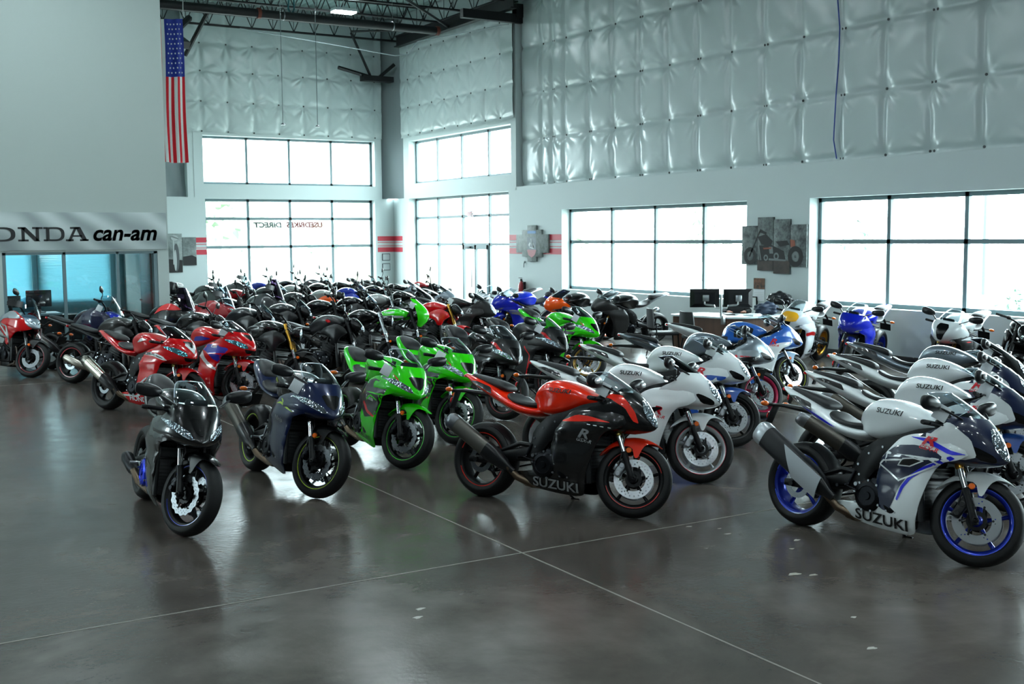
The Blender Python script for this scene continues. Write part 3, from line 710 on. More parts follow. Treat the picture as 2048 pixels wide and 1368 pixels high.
def g_crash(s):
    m = MB(); P = [(.38, s * .20, .46), (.44, s * .29, .62), (.38, s * .31, .80), (.16, s * .30, .84), (.05, s * .28, .66), (.12, s * .22, .42)]
    m.tube(P, .014, 8); m.tube([P[1], P[3]], .014, 8); m.tube([P[4], P[1]], .014, 8); return m.mesh()
def g_topcase():
    m = MB().box((-.86, 0, 1.12), (.40, .46, .26), .07, seg=3); m.box((-.80, 0, .96), (.26, .2, .04), .01); return m.mesh()
def g_cafefair():
    rows = []
    for i in range(10):
        s = i / 9; z = .70 + .46 * s; xt = np.interp(s, [0, .25, .5, .75, 1], [.62, .72, .75, .66, .50]); w = np.interp(s, [0, .2, .5, .8, 1], [.06, .15, .20, .17, .10]); xr = xt - np.interp(s, [0, .5, 1], [.08, .26, .14])
        rows.append([(xr + (xt - xr) * math.cos(t * 1.5) ** .8, w * math.sin(t * 1.5), z) for t in np.linspace(-1, 1, 17)])
    return MB().grid(rows).mesh(sub=1, solid=.006, sharp=60)
def g_tankpad(key):
    pass
def upright(label, loc, head, c, lod=0, steer=STW, lean=9., group=None, name='naked_motorcycle', scale=1.):
    b = Bike(name, label, 'motorcycle', loc, head, steer, lean, group, scale); k = c.get('kind', 'naked'); c1 = c.get('c1', plastic('0f1012', .3))
    c = dict(c); c.setdefault('forktop', .74)
    wheels(b, c, lod)
    b.p('front_fender', ('fender', 'short' if k != 'adv' else 'long'), lambda: g_fender('short' if k != 'adv' else 'long'), c.get('cf', plastic('101113', .35)), st=True)
    en = b.p('engine', 'engine', g_engine, c.get('engm', BLACKM))
    for s in (-1, 1):
        b.p('engine_cover', ('cover', s), lambda: g_cover(s), c.get('coverm', DARKM), en)
        if lod < 1: b.p('cover_bolts', ('bolts', s), lambda: g_bolts(s), STEEL, en)
    b.p('radiator', 'rad', g_radiator, plastic('16181a', .4))
    b.p('trellis_frame', 'trellis', g_trellis, c.get('framem', BLACKM))
    tkn = c.get('tank', 'nak'); tk = b.p('fuel_tank', 'tank' + tkn, lambda: g_tank(tkn), c.get('ct', c1))
    b.p('seat', 'seatflat', lambda: g_seat('flat'), c.get('seatm', SEATM))
    tl = b.p('tail_fairing', 'tailnak', lambda: g_tail('nak'), c.get('ctl', plastic('101113', .35)))
    b.p('tail_light', 'tlightnak', lambda: MB().box((-.87, 0, .885), (.03, .1, .03), .006).mesh(), REDL, tl)
    pl = b.p('plate_holder', 'platex', lambda: g_plate('x'), plastic())
    if lod < 2:
        for s in (-1, 1):
            sg = b.p('rear_turn_signal', ('sig', s, (-.93, .76)), lambda: g_signal(s, (-.93, .76)), plastic(), pl)
            b.p('signal_lens', ('sigl', s, (-.93, .76)), lambda: g_ball((-.93, s * .125, .76), (.026, .042, .022)), ORANGE, sg)
        b.p('kickstand', 'stand', g_stand, DARKM)
        for s in (-1, 1): b.p('foot_peg', ('peg', s), lambda: g_peg(s), DARKM)
        b.p('hugger', 'hugger', g_hugger, plastic('101113', .35))
    if c.get('stub'): ex = b.p('exhaust', 'can', lambda: MB().tube([(-.28, -.17, .24), (-.36, -.20, .27), (-.40, -.205, .285), (-.66, -.235, .385), (-.68, -.237, .39)], [.035, .05, .062, .06, .05], 16).mesh(), c.get('mufm', DARKM))
    else:
        ex = b.p('exhaust', ('muf', 0), lambda: g_muffler(0)[0], c.get('mufm', metal('4a4846', .36))); b.p('muffler_tip', ('mtip', 0), lambda: g_muffler_tip(0), STEEL, ex); b.p('muffler_cover', ('mcov', 0), lambda: g_muffler_cover(0), plastic('101113', .3), ex)
    b.p('exhaust_pipe', 'pipen', lambda: g_pipe('naked'), c.get('pipem', metal('8a8078', .3)), ex)
    b.p('triple_clamp', 'clamp', g_clamp, BLACKM, st=True)
    rise = c.get('rise', .16)
    hb = b.p('handlebar', ('nbar', rise), lambda: g_nbar(.37, rise), c.get('barm', BLACKM), st=True)
    for s in (-1, 1):
        b.p('grip', ('ngrip', s, rise), lambda: g_ngrip(s, .37, rise), plastic('101113', .7), hb)
        if c.get('mirrors', 1): b.p('mirror', ('nmir', s, c.get('mshape', 'ang'), rise), lambda: g_nmirror(s, c.get('mshape', 'ang'), .17, .37, rise), c.get('mirm', plastic('131518', .3)), hb)
    if k == 'naked':
        for s in (-1, 1): b.p('tank_shroud', ('shroud', s), lambda: g_shroud(s), c.get('csh', plastic('121315', .3)))
    if k in ('naked', 'retro', 'cafe'):
        if c.get('light', 'ang') == 'round' or k != 'naked':
            h = b.p('headlight', 'roundl', g_roundlight, c.get('lightm', plastic('101113', .25)), st=True); b.p('headlight_lens', 'roundlens', g_roundlens, LENS, h)
        else:
            h = b.p('headlight', 'angl', g_anglight, c.get('cn', plastic('121315', .25)), st=True)
            ob('headlight_lens', geo('anglens', lambda: project(polybm([rc([(-.07, .80), (.07, .80), (.095, .86), (.05, .90), (-.05, .90), (-.095, .86)], .2, 1)]), bvh('angl'), 'F', .005, .02).mesh()), LENS, h)
    if k == 'cafe':
        b.p('bikini_fairing', 'cafe', g_cafefair, c1, st=True)
        b.p('fly_screen', ('tsc', .13, .09), lambda: g_tallscreen(.24, .085), SMOKE, st=True)
    if k == 'adv':
        sides = {}
        for s, q in ((-1, 'R'), (1, 'L')): sides[q] = b.p('side_fairing', ('advs', s), lambda: g_advside(s), c.get('cs', c1))
        nz = b.p('nose_fairing', 'advn', g_advnose, c.get('cn', c1))
        for q, o in (('a', [(.02, .845), (.085, .87), (.11, .93), (.03, .90)]), ('b', mir([(.02, .845), (.085, .87), (.11, .93), (.03, .90)]))):
            ob('headlight', geo('advhl' + q, lambda: project(polybm([rc(o, .15, 1)]), bvh('advn'), 'F', .005, .02).mesh()), LENS, nz)
        b.p('windscreen', ('tsc', c.get('sh', .34), c.get('sw', .15)), lambda: g_tallscreen(c.get('sh', .34), c.get('sw', .15)), c.get('screen', PALE))
        if c.get('guards', 1):
            for s in (-1, 1): b.p('hand_guard', ('hg', s), lambda: g_handguard(s), c.get('cg', plastic('131518', .35)), st=True)
        if c.get('crash'):
            for s in (-1, 1): b.p('crash_bar', ('crash', s), lambda: g_crash(s), metal('a8aaaa', .3))
        if c.get('stripe2'):
            blaze(b, 'advtop', [rc([(-.05, .845), (.1, .985), (.22, 1.05), (.36, 1.05), (.48, .99), (.55, .94), (.36, .93), (.18, .93), (.06, .88)], .2, 1)], lambda q: ('advs', -1 if q == 'R' else 1), lambda q: sides[q], c['stripe2'])
    if k == 'sem' or c.get('fly'):
        b.p('fly_screen', ('tsc', .16, .1), lambda: g_tallscreen(.16, .1), c.get('screen', PALE), st=True)
    if c.get('topcase'):
        t = b.p('top_case', 'topcase', g_topcase, plastic('141619', .3), label='black luggage case')
    for fn in c.get('extra', []): fn(b, tk)
    return b

# ------------------------------------------------------------------ colour schemes
W = paint('e9f0f2', .22); NAVY = paint('101c3c', .3); BLUE = paint('0f28d0', .22); SKY = paint('2f6fd0', .3); RED = paint('d2060f', .22); ORR = paint('ff2a06', .22)
BLK = mat('gloss black paint', '050607', .25, 0, .55); MBLK = mat('matte black paint', '0d0e10', .42, 0, .25); GRN = paint('2fdc08', .22); SILV = mat('silver paint', '8f9ca6', .32, .65, 1.); GREY = mat('grey paint', '6f7478', .35, .4, 1.)
DNAVY = mat('navy metallic paint', '0c1c44', .28, .25, .8); YEL = paint('f2b01e', .35); LIME = paint('b8dc1c', .35); ORANGEP = paint('ff5a06', .25); RBLUE = paint('0c1fb0', .22); DRED = paint('a01620', .3)
TB = mat('black lettering', '0a0b0d', .4); TW = mat('white lettering', 'e4e8ea', .4); TG = mat('silver lettering', '9a9da0', .35, .3); TR = mat('red lettering', 'd0182a', .35); TGR = mat('green lettering', '6adf30', .4); TY = mat('lime lettering', 'c8e020', .4)
DECN = mat('navy graphic', '0e1a38', .3, 0, 1.); DECB = mat('blue graphic', '1420d8', .3, 0, 1.); DECR = mat('red graphic', 'dc0a14', .3, 0, 1.); DECW = mat('white graphic', 'e2e8ea', .3, 0, 1.); DECK = mat('black graphic', '0a0b0d', .28, 0, 1.); DECG = mat('green graphic', '30dc08', .3, 0, 1.); DECS = mat('silver graphic', '9aa4aa', .3, .4, 1.); DECRB = mat('deep blue graphic', '1a2aa8', .3, 0, 1.)
def suztext(m_belly, m_tank, m_r, rx=(.40, .745), tank=True, belly=True, outline=False):
    def f(b, sk, sp, nk, npn, tk, tl):
        if belly: marks(b, 1, 'SUZUKI', 'suzb', sk, sp, m_belly, (.10, .165), .105, -.03, .1, .02, 1.25)
        if tank: marks(b, 1, 'SUZUKI', 'suzt', lambda q: 'tanksuz', lambda q: tk, m_tank, (.09, .935), .046, -.05, .1, .02, 1.3)
        marks(b, 1, 'R', 'suzr' + str(rx), sk, sp, m_r, (rx[0], rx[1]), .10, -.12, .35, .03, 1.5)
        marks(b, 1, 'GSX-R', 'suzg' + str(rx), sk, sp, m_r, (rx[0] + .01, rx[1] - .035), .038, -.12, .3, .02, 1.3)
    return f
def bz(key, outs, m, where='side', name='graphic'):
    def f(b, sk, sp, nk, npn, tk, tl):
        if where == 'side': blaze(b, key, outs, sk, sp, m, name)
        elif where == 'nose': blaze(b, key, outs, nk, npn, m, name)
        elif where == 'tail': blaze(b, key, outs, lambda q: [k for k in GEO if GEO[k] == tl.data][0], lambda q: tl, m, name)
        else: blaze(b, key, outs, lambda q: [k for k in GEO if GEO[k] == tk.data][0], lambda q: tk, m, name)
    return f
def words(text, key, m, at, size, rot=0., shear=.2, bold=.015, wide=1.2, where='side'):
    def f(b, sk, sp, nk, npn, tk, tl):
        if where == 'side': marks(b, 1, text, key, sk, sp, m, at, size, rot, shear, bold, wide)
        elif where == 'nose': marks(b, 1, text, key, nk, npn, m, at, size, rot, shear, bold, wide)
        else: marks(b, 1, text, key, lambda q: [k for k in GEO if GEO[k] == tk.data][0], lambda q: tk, m, at, size, rot, shear, bold, wide)
    return f
R1_ = lambda p: rc(p, .12, 1)
VENT = bz('vent', [R1_([(.24, .60), (.33, .605), (.43, .655), (.36, .66), (.28, .645)])], DECK)
TAILV = bz('tailv', [R1_([(-.60, .875), (-.74, .925), (-.88, .975), (-.80, .972), (-.64, .93)])], DECK, 'tail')
MID = R1_([(.055, .56), (.13, .675), (.22, .735), (.36, .755), (.50, .73), (.57, .69), (.47, .645), (.38, .585), (.31, .53), (.25, .44), (.215, .35), (.17, .27), (.12, .27), (.02, .335), (.055, .45)])
EDGE = R1_([(.60, .715), (.50, .655), (.40, .60), (.33, .545), (.27, .46), (.235, .365), (.25, .355), (.29, .45), (.35, .53), (.42, .58), (.52, .63), (.63, .70)])
LINE = R1_([(.30, .805), (.42, .785), (.60, .72), (.69, .735), (.60, .75), (.44, .81)])
LOWER = R1_([(.69, .725), (.63, .685), (.55, .66), (.49, .595), (.445, .48), (.405, .36), (.375, .24), (.36, .128), (.10, .13), (-.14, .155), (-.295, .2), (-.31, .262), (-.12, .282), (.01, .322), (.055, .42), (.052, .52), (.09, .61), (.15, .69), (.32, .70), (.50, .74)])
LOWBELT = R1_([(.40, .36), (.375, .24), (.355, .13), (.10, .13), (-.14, .155), (-.295, .2), (-.31, .262), (-.12, .282), (.01, .322), (.2, .30)])
UPPER = R1_([(.10, .63), (.16, .71), (.23, .785), (.34, .845), (.45, .89), (.60, .87), (.68, .80), (.68, .745), (.52, .735), (.3, .69)])
SPEAR = R1_([(.14, .71), (.30, .775), (.42, .77), (.60, .735), (.46, .735), (.3, .72)])
NOSESTRIPE = R1_([(.46, .93), (.62, .93), (.70, .88), (.77, .80), (.74, .80), (.66, .86), (.56, .90)])
def PINS(n=3): return [[(.2 + .02 * i, .70 - .025 * i), (.55, .675 - .025 * i), (.55, .67 - .025 * i), (.2 + .02 * i, .692 - .025 * i)] for i in range(n)]
def BAND(P, w=.011):
    o = []
    for i in range(len(P)):
        a, b = Vector(P[i]), Vector(P[(i + 1) % len(P)]); d = (b - a).normalized() * (w / 2); n = Vector((-d.y, d.x)); o.append([tuple(a - d + n), tuple(b + d + n), tuple(b + d - n), tuple(a - d - n)])
    return o
SATIN = mat('satin silver', 'b4babf', .32, .5, .5)
SU = dict(style='suz', mlens=1, carrier=BLACKM)
S_A1 = dict(SU, c1=W, mlens=0, bigpipe=1, mufm=plastic('15161a', .5), tipm=SATIN, shield=SATIN, rim=mat('blue anodised rim', '1a2f9e', .28, .6, .6), stripe='2a4de0', forkm=GOLD, cn=NAVY, calm=plastic('0c0d0f', .4),
    extra=[bz('mid', [MID], DECN), bz('edge', [EDGE], DECB), bz('line', [LINE], DECB), bz('midband', BAND([(.085, .585), (.115, .615), (.30, .645), (.47, .675), (.53, .645), (.40, .575), (.25, .495)]), DECW), VENT, bz('ventband', BAND([(.24, .60), (.33, .605), (.43, .655), (.36, .665), (.28, .65)], .008), DECW), bz('nosew', [R1_([(.33, .90), (.45, .93), (.58, .93), (.70, .84), (.74, .73), (.66, .70), (.4, .70)])], DECW, 'nose'), bz('tails', [R1_([(-.36, .78), (-.5, .82), (-.7, .895), (-.72, .91), (-.5, .84)])], DECB, 'tail'), TAILV, suztext(TB, TB, TR, (.44, .765))])
S_A2 = dict(SU, c1=W, cf=paint('1f4c98', .3), cn=NAVY, stripe='101114', forkm=GOLD, extra=[bz('mid', [MID], DECN), bz('nosew', [R1_([(.33, .90), (.45, .93), (.58, .93), (.70, .84), (.74, .73), (.66, .70), (.4, .70)])], DECW, 'nose'), VENT, TAILV, suztext(TB, TB, TR, (.44, .765))])
S_A4 = dict(SU, c1=BLK, ct=SILV, ctl=SILV, cn=BLK, screen=SMOKE, extra=[bz('pins', PINS(), DECS), TAILV, suztext(TG, TB, TG)])
S_B1 = dict(SU, c1=BLK, ct=ORR, cf=ORR, ctl=ORR, stripe='e02a20', sgap=1, forkm=metal('9c8a48', .25), calm=STEEL, discm=metal('c6cace', .25), mufm=metal('6a6862', .42), shield=None,
    extra=[bz('spear', [SPEAR], mat('orange red graphic', 'ff2408', .28, 0, 1.)), bz('nosered', [R1_([(.36, .955), (.50, .965), (.64, .955), (.70, .90), (.75, .83), (.78, .745), (.74, .76), (.68, .86), (.56, .925), (.42, .935)])], mat('orange red graphic', 'ff2408', .28, 0, 1.), 'nose'), bz('dash1', [[(.40 + .055 * i, .71 - .004 * i), (.43 + .055 * i, .708 - .004 * i), (.43 + .055 * i, .702 - .004 * i), (.40 + .055 * i, .704 - .004 * i)] for i in range(4)], DECW), TAILV, suztext(TG, TB, TG, (.36, .60))])
S_B2 = dict(SU, c1=W, screen=SMOKE, rim=mat('silver white rim', 'c4ccd0', .3, .4, .6), stripe='c01830', calm=STEEL, discm=metal('c6cace', .25), extra=[VENT, TAILV, suztext(TW, TB, TR, (.36, .60), belly=False)])
S_B3 = dict(SU, c1=W, cf=paint('1f58b4', .3), stripe='101114', calm=STEEL, extra=[bz('lower', [LOWER], mat('mid blue graphic', '1c4fae', .3, 0, 1.)), TAILV, suztext(TW, TB, TR)])
S_B4 = dict(SU, c1=BLK, ct=SILV, cn=SILV, ctl=SILV, cf=BLK, rim=mat('crimson rim', 'a01840', .28, .5, .6), stripe='c8205a', calm=STEEL, discm=metal('c6cace', .25), extra=[bz('upper', [UPPER], DECS), bz('spear', [SPEAR], DECR), bz('pins', PINS(), DECS), TAILV, suztext(TG, TB, TG, (.36, .60))])
S_B5 = dict(SU, c1=W, ct=SKY, cn=SKY, cf=mat('pale blue paint', 'a8c4dc', .3, .2, 1.), stripe='c8e020', calm=STEEL, discm=metal('c6cace', .25), plate=0, extra=[bz('upper', [UPPER], mat('sky graphic', '2468c8', .3, 0, 1.)), bz('lowbelt', [LOWBELT], mat('sky graphic', '2468c8', .3, 0, 1.)), bz('tpad', [R1_([(-.1, .82), (.02, .82), (.14, .86), (.16, .93), (.02, .98), (-.1, .92)])], mat('black tank pad', '17181a', .6), 'tank'), suztext(TW, TB, TR, (.40, .72), belly=False, tank=False)])
KA = dict(style='kaw', petal=16, disc=(.10, .15), amber=1, reflect=1, pegm=STEEL)
KMID = R1_([(.10, .66), (.2, .77), (.36, .82), (.50, .80), (.62, .76), (.55, .66), (.48, .58), (.44, .47), (.33, .44), (.2, .42), (.085, .5)])
NINJA = words('Ninja', 'ninja', TW, (.33, .735), .085, -.1, .3, .015, 1.2)
S_D0 = dict(KA, c1=BLK, cn=BLK, ct=BLK, stub=1, coverm=mat('blue anodised cover', '1c3ae0', .3, .6), stripe='2040d8', sgap=1, rstripe='101114', reflect=0, plate=0, extra=[bz('kb', [R1_([(.2, .5), (.36, .46), (.38, .43), (.2, .46)])], DECK)])
S_D1 = dict(KA, c1=DNAVY, ct=BLK, cf=BLK, stripe='b8dc1c', extra=[bz('kspl', [R1_([(.20, .74), (.30, .77), (.46, .735), (.56, .70), (.45, .72), (.3, .75)]), R1_([(.30, .80), (.34, .76), (.38, .75), (.34, .79)])], mat('lime graphic', 'b8dc1c', .35, 0, 1.)), words('Ninja', 'ninja', TG, (.30, .60), .06, -.1, .3, .015, 1.2), bz('tspl', [R1_([(-.05, .93), (.02, .96), (.06, .91), (.0, .92)])], mat('lime graphic', 'b8dc1c', .35, 0, 1.), 'tank')])
S_D2 = dict(KA, c1=GRN, stripe='39e020', extra=[bz('kmid', [KMID], DECK), bz('kln', [R1_([(.12, .55), (.25, .47), (.4, .44), (.42, .455), (.27, .50), (.15, .58)])], DECR), bz('kln2', [R1_([(.22, .60), (.34, .66), (.46, .62), (.46, .605), (.34, .64), (.24, .59)])], DECG), bz('kchk', [R1_([(.62, .90), (.70, .85), (.74, .80), (.68, .85)])], DECR, 'nose'), NINJA, words('KAWASAKI', 'kawb', TB, (.10, .215), .07, -.1, .1, .015, 1.2)])
S_D4 = dict(KA, c1=BLK, ct=BLK, ctl=MBLK, cn=MBLK, cf=MBLK, stripe='a01020', screen=SCREEN, extra=[bz('kred', [R1_([(.46, .93), (.62, .92), (.72, .84), (.78, .78), (.72, .81), (.6, .89)])], DECR, 'nose'), NINJA])
S_D5 = dict(KA, c1=MBLK, ct=MBLK, ctl=MBLK, cn=MBLK, cf=MBLK, stripe='b01828', reflect=0, discm=metal('c6cace', .25), extra=[bz('kln5', [R1_([(.30, .70), (.42, .60), (.40, .45), (.36, .30), (.375, .30), (.42, .45), (.44, .60), (.32, .715)])], DECR), bz('kred', [R1_([(.46, .93), (.62, .92), (.72, .84), (.78, .78), (.72, .81), (.6, .89)])], DECR, 'nose')])
S_D6 = dict(KA, c1=GRN, rim=mat('gold rim', 'b08a3c', .3, .6, .5), stripe='c8a050', extra=[bz('kmid', [KMID], DECK), bz('kchk', [R1_([(.62, .90), (.70, .85), (.74, .80), (.68, .85)])], DECR, 'nose'), NINJA])
HO = dict(style='hon', c1=RED, forkm=metal('c0a860', .25), mirrors=1)
HTXT = words('HONDA', 'honda', TW, (.12, .165), .085, -.03, .05, .02, 1.35)
S_E1 = dict(HO, mirrors=0, screen=SMOKE, chev=DECW, plate=0, mufm=metal('b4ada0', .25), tipm=metal('6a6862', .3), extra=[bz('hs1', [R1_([(.18, .755), (.36, .80), (.56, .745), (.62, .70), (.56, .70), (.4, .745)])], DECW), bz('hs1b', [R1_([(.24, .762), (.4, .775), (.57, .72), (.54, .72), (.4, .755)])], DECK), bz('hs2', [R1_([(-.27, .235), (.10, .235), (.16, .40), (.30, .48), (.30, .46), (.19, .385), (.14, .215), (-.27, .215)]), R1_([(.18, .25), (.22, .37), (.32, .43), (.32, .40), (.24, .345), (.21, .24)])], DECW), bz('hs2b', [R1_([(.14, .24), (.18, .37), (.31, .45), (.31, .435), (.20, .355), (.17, .24)])], DECK), words('CBR', 'cbr', TB, (.28, .755), .05, -.05, .3, .02, 1.3), HTXT, bz('htk', [R1_([(.0, .90), (.1, .96), (.2, .94), (.1, .915)])], DECW, 'tank')])
S_E2 = dict(HO, plate=0, extra=[bz('hb', [R1_([(.12, .74), (.25, .80), (.45, .80), (.62, .745), (.54, .66), (.47, .57), (.38, .60), (.26, .70)])], DECRB), bz('hw', [R1_([(.13, .65), (.18, .72), (.27, .58), (.42, .49), (.46, .56), (.48, .53), (.44, .45), (.3, .50), (.2, .57)])], DECW), words('CBR', 'cbr2', TW, (.38, .755), .045, -.08, .3, .02, 1.3), HTXT, bz('htk2', [R1_([(-.1, .83), (.1, .84), (.25, .87), (.1, .90), (-.05, .89)])], DECRB, 'tank')])
YA = dict(style='yam', forkm=GOLD, pillion=1)
YST = R1_([(.05, .5), (.2, .66), (.45, .72), (.62, .70), (.52, .63), (.3, .60), (.14, .46)])
S_H1 = dict(YA, intm=RBLUE, c1=RBLUE, cs=RBLUE, ct=paint('1230c8', .25), extra=[bz('yst', [YST], mat('grey graphic', '7c8288', .35, .2, 1.)), words('YAMAHA', 'yam', TW, (.12, .18), .08, -.03, .15, .02, 1.2)])
S_H2 = dict(YA, intm=ORANGEP, c1=MBLK, cn=ORANGEP, ct=BLK, cs=BLK, ctl=MBLK, cf=ORANGEP, rim=mat('orange rim', 'd0581c', .3, .4, .5), screen=SMOKE, extra=[bz('yor', [R1_([(-.28, .2), (.10, .14), (.35, .14), (.39, .3), (.3, .36), (.1, .28)])], mat('orange graphic', 'e85a14', .3, 0, 1.))])
S_H3 = dict(YA, c1=MBLK, ct=BLK, ctl=GREY, plate=0, screen=SCREEN, intm=MBLK)
S_C1 = dict(YA, c1=W, plates=YEL, rim=GOLD, forkm=GOLD, extra=[bz('yr', [R1_([(.1, .60), (.3, .64), (.50, .62), (.47, .56), (.3, .575), (.1, .54)])], DECR), words('YAMAHA', 'yam', TB, (.12, .18), .08, -.03, .15, .02, 1.2)])
S_C2 = dict(YA, c1=RBLUE, intm=RBLUE, rim=mat('blue anodised rim', '1a2f9e', .28, .6, .6), forkm=BLACKM, fend='sport', cf=paint('14256c', .3), pillm=SEATM, extra=[bz('yblk', [LOWBELT], DECK)])
S_C3 = dict(YA, c1=W, cs=MBLK, cf=paint('c01420', .3), extra=[bz('yst3', [SPEAR], DECW), bz('yst3r', [R1_([(.2, .69), (.36, .71), (.46, .70), (.36, .69)])], DECR)])
S_BK = dict(SU, c1=BLK, screen=SMOKE, extra=[suztext(TG, TB, TG)])
S_H0 = dict(YA, c1=W, cn=W, extra=[bz('h0', [R1_([(.1, .66), (.3, .70), (.54, .70), (.5, .63), (.3, .64), (.1, .60)])], DECR), bz('h0t', [R1_([(-.5, .84), (-.7, .92), (-.86, .98), (-.8, .985), (-.6, .92)])], DECR, 'tail')])
# ------------------------------------------------------------------ the building
XR, YB, YL = 15.63, 33.12, 23.5
WALLP = mat('painted drywall', 'c3cfcf', .6, bump=('noise', 60, .03)); FRAMEM = mat('teal grey window frame', '667b80', .5); WHT = mat('white trim paint', 'd5dede', .5)
PINK = mat('red wall stripe', 'c03344', .5); BASEM = mat('dark base strip', '2a2b2d', .5); GLASS = glassmat('window glass', (.93, .98, .98), .04, .0)
def node_mat(name, build):
    m = bpy.data.materials.new(name); m.use_nodes = True; nt = m.node_tree; build(nt, nt.nodes['Principled BSDF'], nt.nodes.new, nt.links.new); return m
def fl(nt, b, N, L):
    tc = N('ShaderNodeTexCoord'); n1 = N('ShaderNodeTexNoise'); n1.inputs['Scale'].default_value = .55; n1.inputs['Detail'].default_value = 9; n1.inputs['Roughness'].default_value = .62; n1.inputs['Distortion'].default_value = .6
    n2 = N('ShaderNodeTexNoise'); n2.inputs['Scale'].default_value = 3.2; n2.inputs['Detail'].default_value = 8
    for n in (n1, n2): L(tc.outputs['Object'], n.inputs['Vector'])
    mx = N('ShaderNodeMath'); mx.operation = 'MULTIPLY_ADD'; mx.inputs[1].default_value = .35; L(n2.outputs[0], mx.inputs[0]); L(n1.outputs[0], mx.inputs[2])
    cr = N('ShaderNodeValToRGB'); e = cr.color_ramp.elements; e[0].position = .40; e[0].color = lin('3e3935'); e[1].position = 1.; e[1].color = lin('726b65')
    k = cr.color_ramp.elements.new(.66); k.color = lin('514b46')
    L(mx.outputs[0], cr.inputs[0]); L(cr.outputs[0], b.inputs['Base Color'])
    r = N('ShaderNodeMapRange'); r.inputs[1].default_value = .3; r.inputs[2].default_value = .75; r.inputs[3].default_value = .16; r.inputs[4].default_value = .27; L(n2.outputs[0], r.inputs[0]); L(r.outputs[0], b.inputs['Roughness'])
    n3 = N('ShaderNodeTexNoise'); n3.inputs['Scale'].default_value = 26; n3.inputs['Detail'].default_value = 3; L(tc.outputs['Object'], n3.inputs['Vector'])
    bp = N('ShaderNodeBump'); bp.inputs['Strength'].default_value = .10; bp.inputs['Distance'].default_value = .012; L(n3.outputs[0], bp.inputs['Height']); L(bp.outputs[0], b.inputs['Normal'])
    b.inputs['Specular IOR Level'].default_value = .32
FLOORM = node_mat('polished concrete', fl)
floor = struct(ob('floor', MB().add([(-14, -16, 0), (16.1, -16, 0), (16.1, 33.6, 0), (-14, 33.6, 0)], [(0, 1, 2, 3)]).box((1, 9, -.1), (30, 49, .18)).mesh(), FLOORM))
JO = mat('joint filler', '8a857e', .5)
jm = MB(); jm.box((4.10, 9, .0008), (.013, 48, .002)); jm.box((1, 6.69, .0008), (29, .013, .002)); jm.box((10.2, 9, .0008), (.010, 48, .002)); jm.box((1, 18.9, .0008), (29, .01, .002))
ob('control_joint', jm.mesh(), JO, floor)
sp = MB()
for x, y, r in ((5.55, 6.62, .025), (5.65, 6.3, .03), (5.33, 5.3, .045), (5.95, 5.9, .03), (5.75, 5.75, .022), (5.42, 5.22, .03), (6.05, 6.2, .02), (5.7, 6.45, .016), (2.87, 5.85, .03), (2.95, 5.98, .03), (4.7, 4.1, .03), (5.0, 4.5, .02)):
    sp.add([(x + r * (1 + .35 * math.sin(3 * a + x * 9)) * math.cos(a), y + .6 * r * (1 + .3 * math.cos(2 * a + y * 5)) * math.sin(a), .0012) for a in [k * PI / 6 for k in range(12)]], [tuple(range(12))])
ob('paint_speck', sp.mesh(), mat('dried paint', 'a8a49c', .6), floor)

def holewall(name, ax, plane, th, u0, u1, z0, z1, holes, m, label=None):
    """wall in the plane (ax 0: x = plane, ax 1: y = plane), reaching th behind it, with rectangular openings (u0, u1, z0, z1)"""
    us = sorted({u0, u1, *[h[0] for h in holes], *[h[1] for h in holes]}); zs = sorted({z0, z1, *[h[2] for h in holes], *[h[3] for h in holes]}); mb = MB()
    for a, b in zip(us, us[1:]):
        run = None
        for c, d in zip(zs, zs[1:]):
            if any(h[0] < (a + b) / 2 < h[1] and h[2] < (c + d) / 2 < h[3] for h in holes):
                continue
            cen, dim = ((plane + th / 2, (a + b) / 2, (c + d) / 2), (abs(th), b - a, d - c)) if ax == 0 else (((a + b) / 2, plane + th / 2, (c + d) / 2), (b - a, abs(th), d - c))
            mb.box(cen, dim)
    return struct(ob(name, mb.mesh(sharp=20), m), label)
H1, H2, H3, H4 = (16.97, 23.53, .92, 2.875), (8.74, 15.30, .92, 2.875), (.5, 7.06, .92, 2.875), (-7.7, -1.2, .92, 2.875)
D1, D2 = (26.05, 32.02, .0, 3.41), (25.92, 31.97, 3.85, 5.15)
wr = holewall('wall_right', 0, XR, .42, -16, 25.68, 0, 3.51, [H1, H2, H3, H4], WALLP)
wd = holewall('wall_entrance', 0, XR, .42, 25.68, 33.6, 0, 3.43, [D1], WALLP)
wdu = holewall('wall_entrance_upper', 0, XR, .42, 25.68, 32.35, 3.43, 9.2, [D2], WALLP)
wru = holewall('wall_right_upper', 0, XR + .34, .2, -16, 25.68, 3.5, 9.2, [], WALLP)
B1, B2 = (9.64, 14.99, .70, 3.39), (9.62, 15.01, 3.81, 5.20)
wb = holewall('wall_back', 1, YB, .42, 5.9, XR + .42, 0, 3.43, [B1], WALLP)
wbu = holewall('wall_back_upper', 1, YB, .42, 9.15, 15.24, 3.43, 9.2, [B2], WALLP)
INS = mat('white vinyl insulation', 'b9c6c6', .30, 0, 0, .7, bump=('noise', 9, .12)); INS_SHADE = mat('shaded vinyl insulation', '8f9a9c', .4, 0, 0, .5, bump=('noise', 5, .2)); PIN = mat('insulation pin', '33383a', .5)  # second vinyl: shade of the recesses put into a greyer colour
